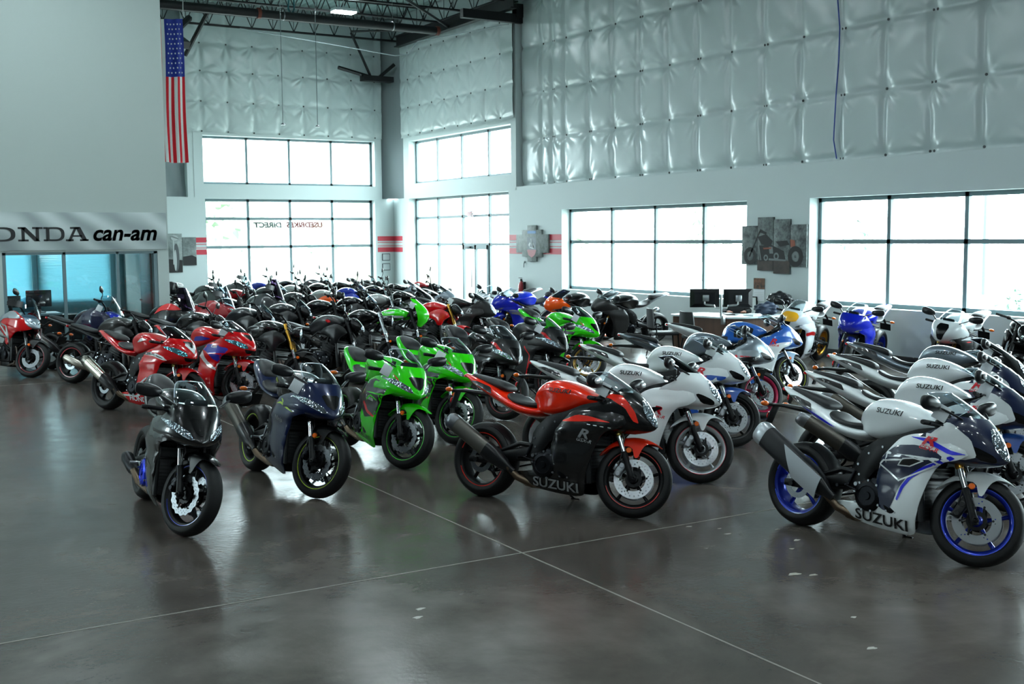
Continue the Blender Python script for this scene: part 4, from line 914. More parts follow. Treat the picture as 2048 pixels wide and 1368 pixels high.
# recessed corners behind the upper walls, hung with plain insulation
cb = struct(ob('wall_corner', MB().add([(15.24, YB + .25, 3.43), (XR + .30, 32.35, 3.43), (XR + .30, 32.35, 9.2), (15.24, YB + .25, 9.2)], [(0, 1, 2, 3)]).box((15.5, 33.3, 9.0), (.9, .9, .2)).mesh(), INS_SHADE))
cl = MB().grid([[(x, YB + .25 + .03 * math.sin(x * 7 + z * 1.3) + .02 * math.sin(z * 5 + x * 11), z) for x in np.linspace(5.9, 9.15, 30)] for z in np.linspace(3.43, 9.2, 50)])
struct(ob('wall_recess', cl.mesh(), INS_SHADE)); struct(ob('wall_return', MB().box((9.15 + .2, YB + .12, 6.3), (.02, .26, 5.74)).mesh(), WALLP))
def quilt(name, us, vs, u0, u1, v0, v1, F, parent, m, amp=.10, wr_=.012, nu=22, seed=1, double=False, hang=0):
    r = random.Random(seed); U = np.linspace(u0, u1, max(8, int((u1 - u0) * nu))); V = np.linspace(v0, v1, max(8, int((v1 - v0) * nu))); UU, VV = np.meshgrid(U, V)
    us = np.array(us); vs = np.array(vs); D = np.ones_like(UU); Wk = np.zeros_like(UU); pins = []
    for i, u in enumerate(us):
        for j, v in enumerate(vs):
            q = [(u, v)] if not (double and i % 2) else [(u - .035, v), (u + .05, v)]
            for a, b in q: pins.append((a, b))
            dx, dy = UU - u, VV - v; R = np.hypot(dx, dy); T = np.arctan2(dy, dx)
            D *= 1 - np.exp(-(R / .20) ** 1.1)
            n1, n2, p1, p2 = r.choice((13, 15, 17)), r.choice((7, 8, 9)), r.random() * 7, r.random() * 7; s = .6 + .8 * r.random()
            Wk += s * (np.abs(np.cos(n1 / 2 * T + p1 + .8 * np.sin(3 * T + p2))) ** .7 * np.exp(-((R - .15) / .11) ** 2) * .8 + np.abs(np.cos(n2 / 2 * T + p2 + 1.2 * np.sin(2 * T + p1))) ** 1.5 * np.exp(-((R - .30) / .17) ** 2)) * (.65 - .35 * np.sin(T))
    du = np.abs(UU[..., None] - us).min(-1); dv = np.abs(VV[..., None] - vs).min(-1)
    D *= (1 - .45 * np.exp(-(du / .07) ** 2)) * (1 - .35 * np.exp(-(dv / .06) ** 2))
    D = amp * D + wr_ * Wk + .006 * np.sin(UU * 9 + 2 * np.sin(VV * 4 + seed)) * np.sin(VV * 3.1)
    rows = [[F(UU[i, j], VV[i, j], D[i, j]) for j in range(UU.shape[1])] for i in range(UU.shape[0])]
    o = ob(name, MB().grid(rows).mesh(sharp=80), m, parent, label='quilted white vinyl insulation blanket')
    pm = MB()
    for a, b in pins:
        c = Vector(F(a, b, .012)); e1 = Vector(F(a + .01, b, .012)) - c; e1.normalize(); nn = Vector(F(a, b, .03)) - c; nn.normalize(); e2 = nn.cross(e1)
        k = 8; n0 = len(pm.v); pts = [c + (e1 * math.cos(2 * PI * t / k) + e2 * math.sin(2 * PI * t / k)) * .024 + nn * .0 for t in range(k)]
        pm.add(pts + [p + nn * .012 for p in pts], [tuple(range(k, 2 * k))] + [(t, (t + 1) % k, k + (t + 1) % k, k + t) for t in range(k)])
    ob('insulation_pin', pm.mesh(), PIN, o)
    return o
cy = [24.75, 24.28, 23.72] + [22.68 - .985 * k for k in range(0, 19)]
quilt('insulation', cy, [3.57, 4.70, 5.87, 7.05, 8.2], 4.5, 25.62, 3.5, 8.6, lambda u, v, d: (XR + .30 - d, u, v), wru, INS, .13, .030, 34, 3, True)
ob('insulation', MB().box((XR + .27, -5.7, 6.2), (.12, 20.4, 5.3), .03).mesh(), INS, wru)
quilt('insulation', [26.4 + .79 * k for k in range(8)], [5.34, 6.16, 7.0, 7.8], 25.68, 32.35, 5.26, 8.9, lambda u, v, d: (XR - .01 - d, u, v), wdu, INS, .07, .024, 32, 8)
quilt('insulation', [9.6 + .775 * k for k in range(8)], [5.31, 6.16, 7.02, 7.8], 9.15, 15.24, 5.28, 8.9, lambda u, v, d: (u, YB - .01 - d, v), wbu, INS, .06, .026, 32, 5)
struct(ob('wall_return_end', MB().box((XR + .17, 25.67, 6.3), (.34, .02, 5.8)).mesh(), WALLP))
struct(ob('baseboard_right', MB().box((XR - .012, 4.8, .07), (.025, 41.7, .14), .004).mesh(), BASEM))
# closed off behind the camera, on the left and above
def win3(k): return None
FILL_LH = [(18.6, 22.8, 2.6, 6.0)]  # unseen opening, added and sized to brighten the office wall
DKW = mat('grey wall paint', '585d5f', .6)
holewall('wall_left', 0, -14, -.3, -16, 33.6, 0, 9.2, FILL_LH, DKW)
struct(ob('wall_front', MB().box((1, -16.1, 4.6), (30.4, .2, 9.2)).mesh(), DKW))
# ---------------- windows
def window(n, ax, plane, u0, u1, z0, z1, mull, rails, fw=.075, dep=.07, label=None, face=-1):
    w = struct(empty('window_%d' % n), label); fr = MB()
    def bar(a, b, c, d):
        if ax == 0: fr.box((plane, (a + b) / 2, (c + d) / 2), (dep, b - a, d - c))
        else: fr.box(((a + b) / 2, plane, (c + d) / 2), (b - a, dep, d - c))
    for u in [u0 + fw / 2, u1 - fw / 2] + list(mull): bar(u - fw / 2, u + fw / 2, z0, z1)
    for z in [z0 + fw / 2, z1 - fw / 2] + list(rails): bar(u0, u1, z - fw / 2, z + fw / 2)
    ob('window_frame', fr.mesh(sharp=20), FRAMEM, w)
    g = [(u0, z0), (u1, z0), (u1, z1), (u0, z1)]
    ob('glass', MB().add([(plane + .01, a, b) if ax == 0 else (a, plane + .01, b) for a, b in g], [(0, 1, 2, 3)]).mesh(), GLASS, w)
    L = bpy.data.lights.new('daylight_opening', 'AREA'); L.shape = 'RECTANGLE'; L.size = u1 - u0; L.size_y = z1 - z0; L.cycles.is_portal = True; L.energy = 0
    o = bpy.data.objects.new('daylight_opening', L); COL.objects.link(o)
    d = Vector((face, 0, 0)) if ax == 0 else Vector((0, face, 0)); o.rotation_euler = d.to_track_quat('-Z', 'Z').to_euler()
    o.location = (plane - .2 * face, (u0 + u1) / 2, (z0 + z1) / 2) if ax == 0 else ((u0 + u1) / 2, plane + .2, (z0 + z1) / 2)
    return w
PW = XR + .27
window(1, 0, PW, *H1, [21.78, 20.16, 18.53], [2.075]); window(2, 0, PW, *H2, [13.67, 12.10, 10.4], [2.075]); window(3, 0, PW, *H3, [5.4, 3.8, 2.1], [2.075]); window(4, 0, PW, *H4, [-2.8, -4.4, -6.1], [2.075])
window(5, 0, PW, *D2, [30.55, 29.05, 27.5], [], .07); window(6, 0, PW, *D1, [30.55, 29.02, 27.49], [2.81, 2.01], .07)
for i_, h_ in enumerate(FILL_LH): window(12 + i_, 0, -14.15, *h_, [h_[0] + 2.1], [4.3], .06, face=1)
w7 = window(7, 1, YB + .27, *B2, [10.98, 12.30, 13.65], [], .07); w8 = window(8, 1, YB + .27, *B1, [10.98, 12.29, 13.65], [2.81, 1.975], .08)
for n, s, c, x in (('a', 'USEDBIKES', mat('red brown window lettering', '6a2018', .5), 12.765), ('b', 'DIRECT', mat('grey window lettering', '4c5656', .5), 11.60)):
    bm = textbm(s, .21, .12, .06, 1.14 if n == 'a' else 1.2, True, (x, 2.555)); me = bpy.data.meshes.new('t'); bm.to_mesh(me); bm.free()
    for v in me.vertices: v.co = (v.co.x, YB + .262, v.co.y)
    o = ob('window_lettering', me, c, w8); o['label'] = 'sign lettering on the pane read from behind'
dr = struct(empty('door_1'), 'glass entrance door in the tall front window'); ym = (27.52, 29.0); dm = MB()
for y in (27.52 + .05, 28.25, 28.95): dm.box((PW - .03, y, 1.0), (.06, .1, 1.98))
for z in (.1, 1.93): dm.box((PW - .03, 28.26, z), (.06, 1.46, .12))
ob('door_frame', dm.mesh(), FRAMEM, dr); ob('door_handle', MB().tube([(PW - .1, 28.4, .8), (PW - .1, 28.4, 1.3)], .015).mesh(), STEEL, dr); ob('door_closer', MB().box((PW - .1, 28.6, 1.93), (.06, .3, .05), .01).mesh(), DARKM, dr)
# red wall bands
def bands(parent, ax, plane, u0, u1):
    for z0, z1 in ((2.12, 2.265), (2.06, 2.078), (1.955, 1.973), (1.77, 1.915)):
        c = (plane - .004, (u0 + u1) / 2, (z0 + z1) / 2) if ax == 0 else ((u0 + u1) / 2, plane - .004, (z0 + z1) / 2); d = (.008, u1 - u0, z1 - z0) if ax == 0 else (u1 - u0, .008, z1 - z0)
        ob('red_band', MB().box(c, d).mesh(), PINK, parent)
bands(wb, 1, YB, 9.3, 9.64); bands(wb, 1, YB, 15.06, XR); bands(wd, 0, XR, 32.5, YB); bands(wr, 0, XR, 23.54, 25.68); bands(wd, 0, XR, 25.68, 26.02)
# ---------------- ceiling
RDECK = mat('galvanised roof deck', '9fb6b4', .45, .15); BLKST = mat('black steel', '17191b', .5, .3); RUST = mat('rust primer steel', '6a2c1c', .6)
cm = MB()
struct(ob('ceiling_front', MB().box((1, 2.6, 9.1), (31, 38.2, .2)).mesh(), mat('grey roof paint', '5a6062', .7)))
xs = np.arange(5.5, 16.4, .05); prof = [.0, .0, .045, .045]
cm.grid([[(x, y, 8.95 + prof[i % 4]) for i, x in enumerate(xs)] for y in (21.5, 33.7)]); cm.box((-4, 28, 9.1), (19, 12, .2)); cm.box((11, 28, 9.15), (11, 12, .2))
struct(ob('ceiling', cm.mesh(sharp=20), RDECK))
def joist(y, x0, x1, zt, zb):
    m = MB()
    for z in (zt, zb):
        for d in (-.035, .035): m.box(((x0 + x1) / 2, y + d, z), (x1 - x0, .045, .045))
    n = int((x1 - x0) / .62); q = (x1 - x0) / n
    for i in range(n):
        a = x0 + q * i; m.tube([(a, y, zt), (a + q / 2, y, zb)], .014, 6); m.tube([(a + q, y, zt), (a + q / 2, y, zb)], .014, 6)
        m.tube([(a + q / 2, y, zt), (a + q / 2, y, zb)], .009, 5)
    return m.mesh()
js = [(32.3, 'black open-web roof joist closest to the rear wall'), (30.6, 'black open-web roof joist, second out from the rear wall'), (28.9, 'black open-web roof joist, third out from the rear wall'), (27.2, 'black open-web roof joist, fourth out from the rear wall'), (25.5, 'black open-web roof joist above the hanging flag')]
for y, l in js: tag(ob('roof_joist', joist(y, 6.2, 15.6, 8.88, 8.18), BLKST), l, 'roof joist', 'open-web roof joists')
gb = MB()
for z in (7.92, 7.62): gb.box((15.2, 28.4, z + .3), (.18, 6.8, .03))
gb.box((15.2, 28.4, 8.07), (.03, 6.8, .3)); gb.tube([(12.4, 26, 8.2), (15.2, 28.5, 8.0)], .04, 6); gb.tube([(13.6, 31.5, 8.2), (15.2, 29, 8.0)], .035, 6)
tag(ob('steel_girder', gb.mesh(), BLKST), 'dark steel girder running above the entrance window wall', 'girder')
tag(ob('steel_beam', MB().box((15.0, 25.62, 7.78), (1.9, .16, .22)).box((15.7, 25.62, 7.98), (.2, .2, .34)).mesh(), BLKST), 'short black steel beam where the two insulated walls meet', 'beam')
tag(ob('steel_bracket', MB().box((14.9, 32.6, 7.05), (1.0, .3, .16)).tube([(13.6, 32.5, 7.3), (14.9, 32.6, 7.05), (15.4, 32.4, 7.5)], .06, 6).tube([(13.9, 32.2, 8.3), (14.7, 32.6, 7.1)], .04, 6).mesh(), BLKST), 'black steel bracket in the upper corner above the grey recess', 'bracket')
tag(ob('roof_bracket_mount', MB().box((8.6, 31.9, 7.7), (.25, 1.2, .2), rot=(.5, 0, .3)).tube([(7.9, 31.2, 7.2), (9.1, 32.2, 8.3)], .09, 6).tube([(9.0, 32.4, 7.3), (9.5, 31.6, 8.5)], .06, 6).mesh(), BLKST), 'black steel knee bracket behind the hanging flag', 'bracket')
pp = empty('sprinkler_pipe'); tag(pp, 'thick black pipe under the roof joists with red end cap', 'pipe')
ob('pipe_body', MB().tube([(-3, 27, 7.58), (14.05, 27, 7.56)], .105, 16).mesh(), BLKST, pp); ob('end_cap', MB().tube([(14.03, 27, 7.56), (14.12, 27, 7.56)], .118, 16).mesh(), RUST, pp); ob('coupling', MB().tube([(9.25, 27, 7.57), (9.33, 27, 7.57)], .13, 16).mesh(), RUST, pp)
for x in (6.6, 9.9, 12.8): ob('pipe_hanger', MB().lathe([(.11, -.012), (.118, -.012), (.118, .012), (.11, .012)], (x, 27, 7.57), 18, axis='X', closed=True).tube([(x, 27, 7.69), (x, 27, 8.9)], .006, 5).mesh(), STEEL, pp)
tag(ob('conduit', MB().tube([(9.6, 29.4, 7.62), (14.0, 29.4, 7.25), (14.35, 29.3, 7.3), (14.45, 28.9, 7.6), (15.4, 25.6, 7.62)], .014, 8).mesh(), mat('galvanised conduit', '8a9698', .5, .2)), 'thin pale conduit bending below the roof joists', 'conduit')
for x, y, z, l in ((9.46, 26, 4.86, 'thin rod with small disc hanging in front of second upper pane'), (10.32, 26, 4.85, 'thin rod with small disc hanging in front of third upper pane')):
    r = empty('hanging_sensor', (x, y, z)); tag(r, l, 'sensor', 'hanging rods'); ob('rod', MB().tube([(0, 0, .04), (0, 0, 4.05)], .009, 6).mesh(), mat('grey rod', '6d7a7c', .4), r); ob('sensor_disc', MB().lathe([(.001, .05), (.03, .04), (.055, .015), (.055, 0), (.001, -.01)], (0, 0, 0), 16, axis='Z').mesh(), STEEL, r)
HB = mat('LED diffuser', 'ffffff', .4, emit='e8fbff', es=36)
n = 0
for x, y, big in [(11.9, 28, 1)] + [(x, y, 0) for x in (-8.5, -2.5, 3.5, 9.5) for y in (-11, -4, 3, 10, 16.5, 20.5) if x < 9 or y > 16] + [(6.8, 1, 0), (6.8, 7.5, 0), (11, 4, 0)]:  # last three lamps are added off the grid, as fill on the near bikes
    h = empty('ceiling_light', (x, y, 8.0)); tag(h, 'bright high-bay lamp hanging between joists near the rear windows' if big else 'high-bay lamp in the rows above the showroom floor', 'lamp', None if big else 'high-bay lamps')
    ob('housing', geo('hbh', lambda: MB().box((0, 0, .05), (.62, .34, .08), .02).tube([(0, 0, .08), (0, 0, .95)], .012).mesh()), WHT, h); ob('diffuser', geo('hbd', lambda: MB().box((0, 0, 0), (.58, .30, .03), .005).mesh()), HB, h)
tag(ob('hanging_cable', MB().tube([(10.5, 28, 8.9), (10.44, 28, 8.3), (10.4, 28, 7.95), (10.46, 28, 7.8), (10.56, 28, 7.95), (10.55, 28, 8.4), (10.58, 28, 8.9)], .02, 6).mesh(), mat('teal cable', '17636b', .5)), 'loop of teal cable dangling from roof joist', 'cable')
tag(ob('wall_cable', MB().tube([(XR + .14, 14.80, 3.56), (XR + .12, 14.86, 3.9), (XR + .1, 14.80, 4.70), (XR + .1, 14.75, 5.3), (XR + .12, 14.76, 5.87), (XR + .1, 14.83, 6.6), (XR + .1, 14.78, 8.6)], .012, 7).mesh(), mat('blue cable', '1c3f9a', .45)), 'blue cable hanging down the quilted insulation', 'cable')
# ---------------- office block on the left
def bl_(nt, b, N, L):
    t = N('ShaderNodeBsdfTranslucent'); t.inputs[0].default_value = lin('b4e0ea'); d = N('ShaderNodeBsdfDiffuse'); d.inputs[0].default_value = lin('c4e0e4'); x = N('ShaderNodeMixShader'); x.inputs[0].default_value = .5
    L(d.outputs[0], x.inputs[1]); L(t.outputs[0], x.inputs[2]); L(x.outputs[0], nt.nodes['Material Output'].inputs[0])
BLIND = node_mat('blind slats', bl_)
OFW = mat('office wall paint', 'a9b5b2', .6)
wo = holewall('wall_office', 1, YL, .16, -14, 6.06, 0, 9.0, [(2.95, 5.84, 0, 1.985)], OFW)
struct(ob('wall_office_side', MB().box((5.98, 28.3, 4.5), (.16, 9.4, 9.)).mesh(), OFW)); struct(ob('wall_office_inner', MB().box((2.2, 25.2, 1.4), (.1, 3.3, 2.8)).mesh(), OFW)); struct(ob('ceiling_office', MB().box((2.5, 25.35, 2.75), (7, 2.9, .1)).mesh(), WALLP))
ww = holewall('wall_office_back', 1, 26.8, .15, -2, 5.9, 0, 2.8, [(2.5, 3.95, .85, 2.55), (4.05, 5.6, .85, 2.55)], mat('office blue grey paint', '8fb0b8', .6))
window(9, 1, 26.9, 2.5, 3.95, .85, 2.55, [], []); window(10, 1, 26.9, 4.05, 5.6, .85, 2.55, [], [])
for x0, x1, l in ((2.52, 3.93, 'closed teal white slat blind behind the dark office monitors'), (4.07, 5.58, 'pale slat blind in the office beside the glass door')):
    b = MB()
    for k in range(46): b.box(((x0 + x1) / 2, 26.74, .87 + .0365 * k), (x1 - x0, .041, .003), rot=(1.25 if x0 < 4 else .98, 0, 0))
    b.box(((x0 + x1) / 2, 26.74, 2.54), (x1 - x0, .05, .04)); tag(ob('window_blind', b.mesh(), BLIND), l, 'blind')
of = struct(empty('window_11'), 'glazed office front'); fm = MB()
for x, w in ((2.98, .07), (4.06, .055), (5.06, .055), (5.80, .07)): fm.box((x, YL + .06, .99), (w, .1, 1.98))
fm.box((4.4, YL + .06, 1.96), (2.88, .1, .05)); fm.box((4.4, YL + .06, .05), (2.88, .1, .1)); ob('window_frame', fm.mesh(), FRAMEM, of)
GL2 = glassmat('office glass', (.86, .95, .96), .10, .0)
for x0, x1 in ((3.01, 4.03), (4.09, 5.03), (5.09, 5.77)): ob('glass', MB().add([(x0, YL + .06, .1), (x1, YL + .06, .1), (x1, YL + .06, 1.94), (x0, YL + .06, 1.94)], [(0, 1, 2, 3)]).mesh(), GL2, of)
dj = struct(empty('door_2'), 'brown office door standing open'); ob('door_panel', MB().box((5.72, YL + .5, .98), (.045, .86, 1.94), .004).mesh(), mat('dark brown door', '3a2a26', .4), dj); ob('door_handle', MB().tube([(5.68, YL + .75, .98), (5.62, YL + .75, .98), (5.62, YL + .65, .98)], .012).mesh(), STEEL, dj)
tag(ob('banner_sign', MB().box((-3.2, YL - .016, 2.385), (18.46, .024, .73), .003).mesh(), node_mat('banner print', lambda nt, b, N, L: (lambda w, cr, tc, mp: (w.inputs.__getitem__('Scale').__setattr__('default_value', .55), w.inputs.__getitem__('Distortion').__setattr__('default_value', 6), w.inputs.__getitem__('Detail').__setattr__('default_value', 2), mp.inputs['Rotation'].__setattr__('default_value', (0, .95, 0)), L(tc.outputs['Object'], mp.inputs['Vector']), L(mp.outputs[0], w.inputs['Vector']), cr.color_ramp.elements[0].__setattr__('color', lin('8b9697')), cr.color_ramp.elements[1].__setattr__('color', lin('b9c4c4')), L(w.outputs['Color'], cr.inputs[0]), L(cr.outputs[0], b.inputs['Base Color'])))(N('ShaderNodeTexWave'), N('ShaderNodeValToRGB'), N('ShaderNodeTexCoord'), N('ShaderNodeMapping')))), 'long grey printed banner with big black lettering above the office glass', 'banner')
ban = bpy.data.objects['banner_sign']; BT = mat('banner lettering', '1b1c1e', .5)
def slab_letter(ch, x0, w, z0=2.195, h=.27):
    """wide slab-serif capitals of the banner"""
    t = .045; m = MB(); y = YL - .028
    def bx(a, b, c, d): m.box((x0 + (a + b) / 2 * w, y, z0 + (c + d) / 2 * h), ((b - a) * w, .012, (d - c) * h))
    def dg(p, q, tt):
        a, b = Vector((x0 + p[0] * w, 0, z0 + p[1] * h)), Vector((x0 + q[0] * w, 0, z0 + q[1] * h)); n = Vector((tt / 2, 0, 0)); v = []
        for yy in (y - .006, y + .006): v += [(a.x - n.x, yy, a.z), (a.x + n.x, yy, a.z), (b.x + n.x, yy, b.z), (b.x - n.x, yy, b.z)]
        m.add(v, [(0, 1, 2, 3), (7, 6, 5, 4), (0, 1, 5, 4), (1, 2, 6, 5), (2, 3, 7, 6), (3, 0, 4, 7)])
    s = .13
    if ch == 'H':
        for a in (.12, .70): bx(a, a + .18, 0, 1); bx(a - .1, a + .28, 0, s); bx(a - .1, a + .28, 1 - s, 1)
        bx(.2, .8, .43, .57)
    elif ch == 'N':
        for a in (.14, .72): bx(a, a + .13, 0, 1)
        bx(.0, .42, 0, s); bx(.58, 1., 1 - s, 1); bx(.0, .3, 1 - s, 1); dg((.2, 1), (.78, 0), .1)
    elif ch == 'A':
        dg((.15, 0), (.46, 1), .05); dg((.85, 0), (.54, 1), .09); bx(.28, .72, .3, .42); bx(0, .34, 0, s); bx(.62, 1, 0, s); bx(.2, .6, 1 - s, 1)
    elif ch in 'OD':
        k = 40; rings = []
        for i in range(k):
            a = 2 * PI * i / k; c_, s_ = math.cos(a), math.sin(a)
            if ch == 'D' and c_ < 0: px, qx = .5 - .38 * min(1, -c_ * 3), .5 - .22 * min(1, -c_ * 3)
            else: px, qx = .5 + .5 * math.copysign(abs(c_) ** .75, c_), .5 + .34 * math.copysign(abs(c_) ** .75, c_)
            pz, qz = .5 + .5 * math.copysign(abs(s_) ** .75, s_), .5 + .37 * math.copysign(abs(s_) ** .75, s_)
            rings.append(((x0 + px * w, z0 + pz * h), (x0 + qx * w, z0 + qz * h)))
        v = []
        for p, q in rings: v += [(p[0], y - .006, p[1]), (q[0], y - .006, q[1]), (q[0], y + .006, q[1]), (p[0], y + .006, p[1])]
        m.add(v, [(i * 4 + j, i * 4 + (j + 1) % 4, ((i + 1) % k) * 4 + (j + 1) % 4, ((i + 1) % k) * 4 + j) for i in range(k) for j in range(4)])
        if ch == 'D': bx(0, .2, 0, s); bx(0, .2, 1 - s, 1)
    return m.mesh()
for ch, x0, w in (('H', 2.18, .44), ('O', 2.70, .50), ('N', 3.245, .44), ('D', 3.70, .38), ('A', 4.10, .42)): ob('banner_letter', slab_letter(ch, x0, w), BT, ban)
bm = textbm('can-am', .43, .25, .028, 1.0, False, (5.20, 2.205)); me = bpy.data.meshes.new('t'); bm.to_mesh(me); bm.free()
for v in me.vertices: v.co = (v.co.x, YL - .028, v.co.y)
ob('banner_letter', me, BT, ban)
# ------------------------------------------------------------------ things in the room
# flag hanging lengthwise from the joists
def flag():
    W0, Hh, ns = .80, 3.08, 13; nu, nv = ns * 4, 60; x0, y0, zt = 6.42, 26.05, 7.06
    mats = [mat('flag red', 'd40a24', .7), mat('flag white', 'e4e8e8', .7), mat('flag blue', '10288c', .7)]
    me = bpy.data.meshes.new('flag'); v = []; f = []; mi = []
    def P(a, b): return (x0 + a * W0 + .01 * math.sin(b * 7), y0 + .05 * math.sin(a * 21 + b * 1.5) * (.4 + .6 * b) + .03 * math.sin(a * 8 - b * 3), zt - b * Hh - .06 * math.sin(a * 2.2) + .10 * a * (1 - b))
    for j in range(nv + 1):
        for i in range(nu + 1): v.append(P(i / nu, j / nv))
    for j in range(nv):
        for i in range(nu):
            k = j * (nu + 1) + i; f.append((k, k + 1, k + nu + 2, k + nu + 1)); s = i // 4
            mi.append(2 if s >= 6 and j < nv * .385 else (0 if s % 2 == 0 else 1))
    me.from_pydata(v, [], f); [me.materials.append(m) for m in mats]; me.polygons.foreach_set('material_index', mi); fin(me, 80)
    o = ob('hanging_flag', me); tag(o, 'red, white and blue striped flag with stars hanging beside the office wall', 'flag')
    st = MB()
    for r in range(11):
        for c in range(5 if r % 2 == 0 else 4):
            a, b = .50 + .095 * (c + .5) + (0 if r % 2 == 0 else .0475) - .01, .02 + .0335 * (r + .5); p = P(min(a, .99), b); pts = []
            for q in range(10):
                t = q * PI / 5; R = (.021 if q % 2 == 0 else .009); pts.append((p[0] + R * math.sin(t), p[1] - .006, p[2] + R * 1.2 * math.cos(t)))
            st.add(pts, [tuple(range(10))])
    ob('star_field', st.mesh(), mats[1], o)
    ob('flag_rope', MB().tube([(x0 + .02, y0, zt), (x0 - .05, y0, 8.2)], .006, 5).tube([(x0 + W0, y0, zt + .1), (x0 + W0 + .03, y0, 8.2)], .006, 5).mesh(), mats[1], o)
flag()
# canvases
def canvas_mat(name, c0, c1, sc=3.): 
    def f(nt, b, N, L):
        tc = N('ShaderNodeTexCoord'); n = N('ShaderNodeTexNoise'); n.inputs['Scale'].default_value = sc; n.inputs['Detail'].default_value = 6; n.inputs['Roughness'].default_value = .7
        cr = N('ShaderNodeValToRGB'); cr.color_ramp.elements[0].position = .38; cr.color_ramp.elements[1].position = .66; cr.color_ramp.elements[0].color = lin(c0); cr.color_ramp.elements[1].color = lin(c1)
        L(tc.outputs['Object'], n.inputs['Vector']); L(n.outputs[0], cr.inputs[0]); L(cr.outputs[0], b.inputs['Base Color']); b.inputs['Roughness'].default_value = .6
    return node_mat(name, f)
CAN = canvas_mat('mottled grey canvas', '35393a', '7b8684', 6); CWOOD = canvas_mat('dark plank print', '2a2320', '4c423c', 2)
PB = mat('print black', '141416', .6); PG = mat('print grey', '6f7677', .55); PLT = mat('print light grey', 'a9b0b0', .55); PO = mat('print rust', '8a4a34', .55)
art = empty('canvas_picture', (XR, 16.2, 2.0)); tag(art, 'stepped four-panel canvas picture of a chopper motorcycle between the windows', 'picture'); art.location = (0, 0, 0)
AP = [(17.06, 16.62, 1.635, 2.385), (16.62, 16.185, 1.52, 2.545), (16.18, 15.745, 1.47, 2.50), (15.74, 15.32, 1.605, 2.395)]
pan = []
for y1, y0, z0, z1 in AP: pan.append(ob('canvas_panel', MB().box((XR - .02, (y0 + y1) / 2, (z0 + z1) / 2), (.04, y1 - y0 - .008, z1 - z0), .003).mesh(), CAN, art))
XA = XR - .0425
def flat(pts, o=0): return MB().add([(XA - o, y, z) for y, z in pts], [tuple(range(len(pts)))])
def ring(y, z, r0, r1, o=.001, k=36): return MB().add([(XA - o, y + r * math.cos(2 * PI * i / k), z + r * math.sin(2 * PI * i / k)) for i in range(k) for r in (r0, r1)], [(2 * i, 2 * i + 1, (2 * i + 3) % (2 * k), (2 * i + 2) % (2 * k)) for i in range(k)])
for p, (y1, y0, z0, z1) in zip(pan[1:3], AP[1:3]): ob('plank_print', flat([(y0 + .004, z0 + .002), (y1 - .004, z0 + .002), (y1 - .004, 1.72), (y0 + .004, 1.72)]).mesh(), CWOOD, p)
pic = MB(); pic2 = MB(); pic3 = MB()
pic.add(*[(r.v, r.f) for r in [ring(16.82, 1.80, .09, .17)]][0]); pic.add(*[(r.v, r.f) for r in [ring(15.60, 1.80, .10, .195)]][0])
pic.add(flat([(16.82, 1.78), (16.86, 1.78), (16.57, 2.28), (16.53, 2.28)], .001).v, [(0, 1, 2, 3)])
pic.add(flat([(16.62, 2.17), (16.38, 2.22), (16.2, 2.09), (16.25, 1.99), (16.5, 2.02)], .001).v, [tuple(range(5))]); pic.add(flat([(16.12, 2.08), (15.82, 2.10), (15.76, 2.02), (16.0, 1.98)], .001).v, [tuple(range(4))])
pic.add(flat([(16.6, 2.0), (16.25, 2.02), (15.9, 1.9), (15.85, 1.72), (16.55, 1.70)], .0008).v, [tuple(range(5))]); pic.add(flat([(16.57, 2.26), (16.54, 2.32), (16.36, 2.25), (16.38, 2.21)], .001).v, [tuple(range(4))])
for r in (ring(16.82, 1.80, .02, .05), ring(15.60, 1.80, .03, .085), ring(16.38, 1.77, .03, .06, .002), ring(16.1, 1.80, .035, .07, .002)): pic2.add(r.v, r.f)
for q in ([(16.60, 2.02), (16.57, 2.02), (16.50, 1.72), (16.53, 1.72)], [(16.30, 1.76), (15.85, 1.74), (15.85, 1.71), (16.30, 1.72)], [(16.3, 1.98), (16.2, 1.98), (16.18, 1.85), (16.28, 1.85)]): pic2.add(flat(q, .0025).v, [(0, 1, 2, 3)])
pic3.add(flat([(15.74, 2.12), (15.62, 2.10), (15.60, 2.0), (15.72, 1.97)], .003).v, [(0, 1, 2, 3)]); pic3.add(flat([(16.46, 1.96), (16.22, 1.97), (16.24, 1.94), (16.44, 1.93)], .003).v, [(0, 1, 2, 3)])
ob('chopper_print', pic.mesh(), PB, art); ob('chrome_print', pic2.mesh(), PG, art); ob('rust_print', pic3.mesh(), PO, art)
# wooden plank sign with a shield over the red bands
PLK = canvas_mat('weathered grey planks', '5d6664', '8b9491', 9)
sg = empty('plank_sign'); tag(sg, 'stepped grey plank sign with a coloured shield over the red bands', 'sign')
for y0, y1, z0, z1 in ((24.62, 25.04, 1.58, 2.50), (24.36, 25.30, 1.70, 2.385), (24.05, 25.58, 1.80, 2.27)): ob('plank', MB().box((XR - .03 - .004 * (y1 - y0), (y0 + y1) / 2, (z0 + z1) / 2), (.05, y1 - y0, z1 - z0), .004).mesh(), PLK, sg)
def flat2(pts, o): return MB().add([(XR - .0625 - o, y, z) for y, z in pts], [tuple(range(len(pts)))])
ob('shield_top', flat2([(25.02, 2.29), (24.62, 2.29), (24.62, 2.36), (25.02, 2.36)][::1], .002).mesh(), mat('sign blue', '2a70ac', .5), sg)
ob('shield', flat2([(25.03, 2.2), (24.61, 2.2), (24.61, 1.86), (24.68, 1.76), (24.82, 1.70), (24.96, 1.76), (25.03, 1.86)], .002).mesh(), mat('sign grey blue', '56626c', .5), sg)
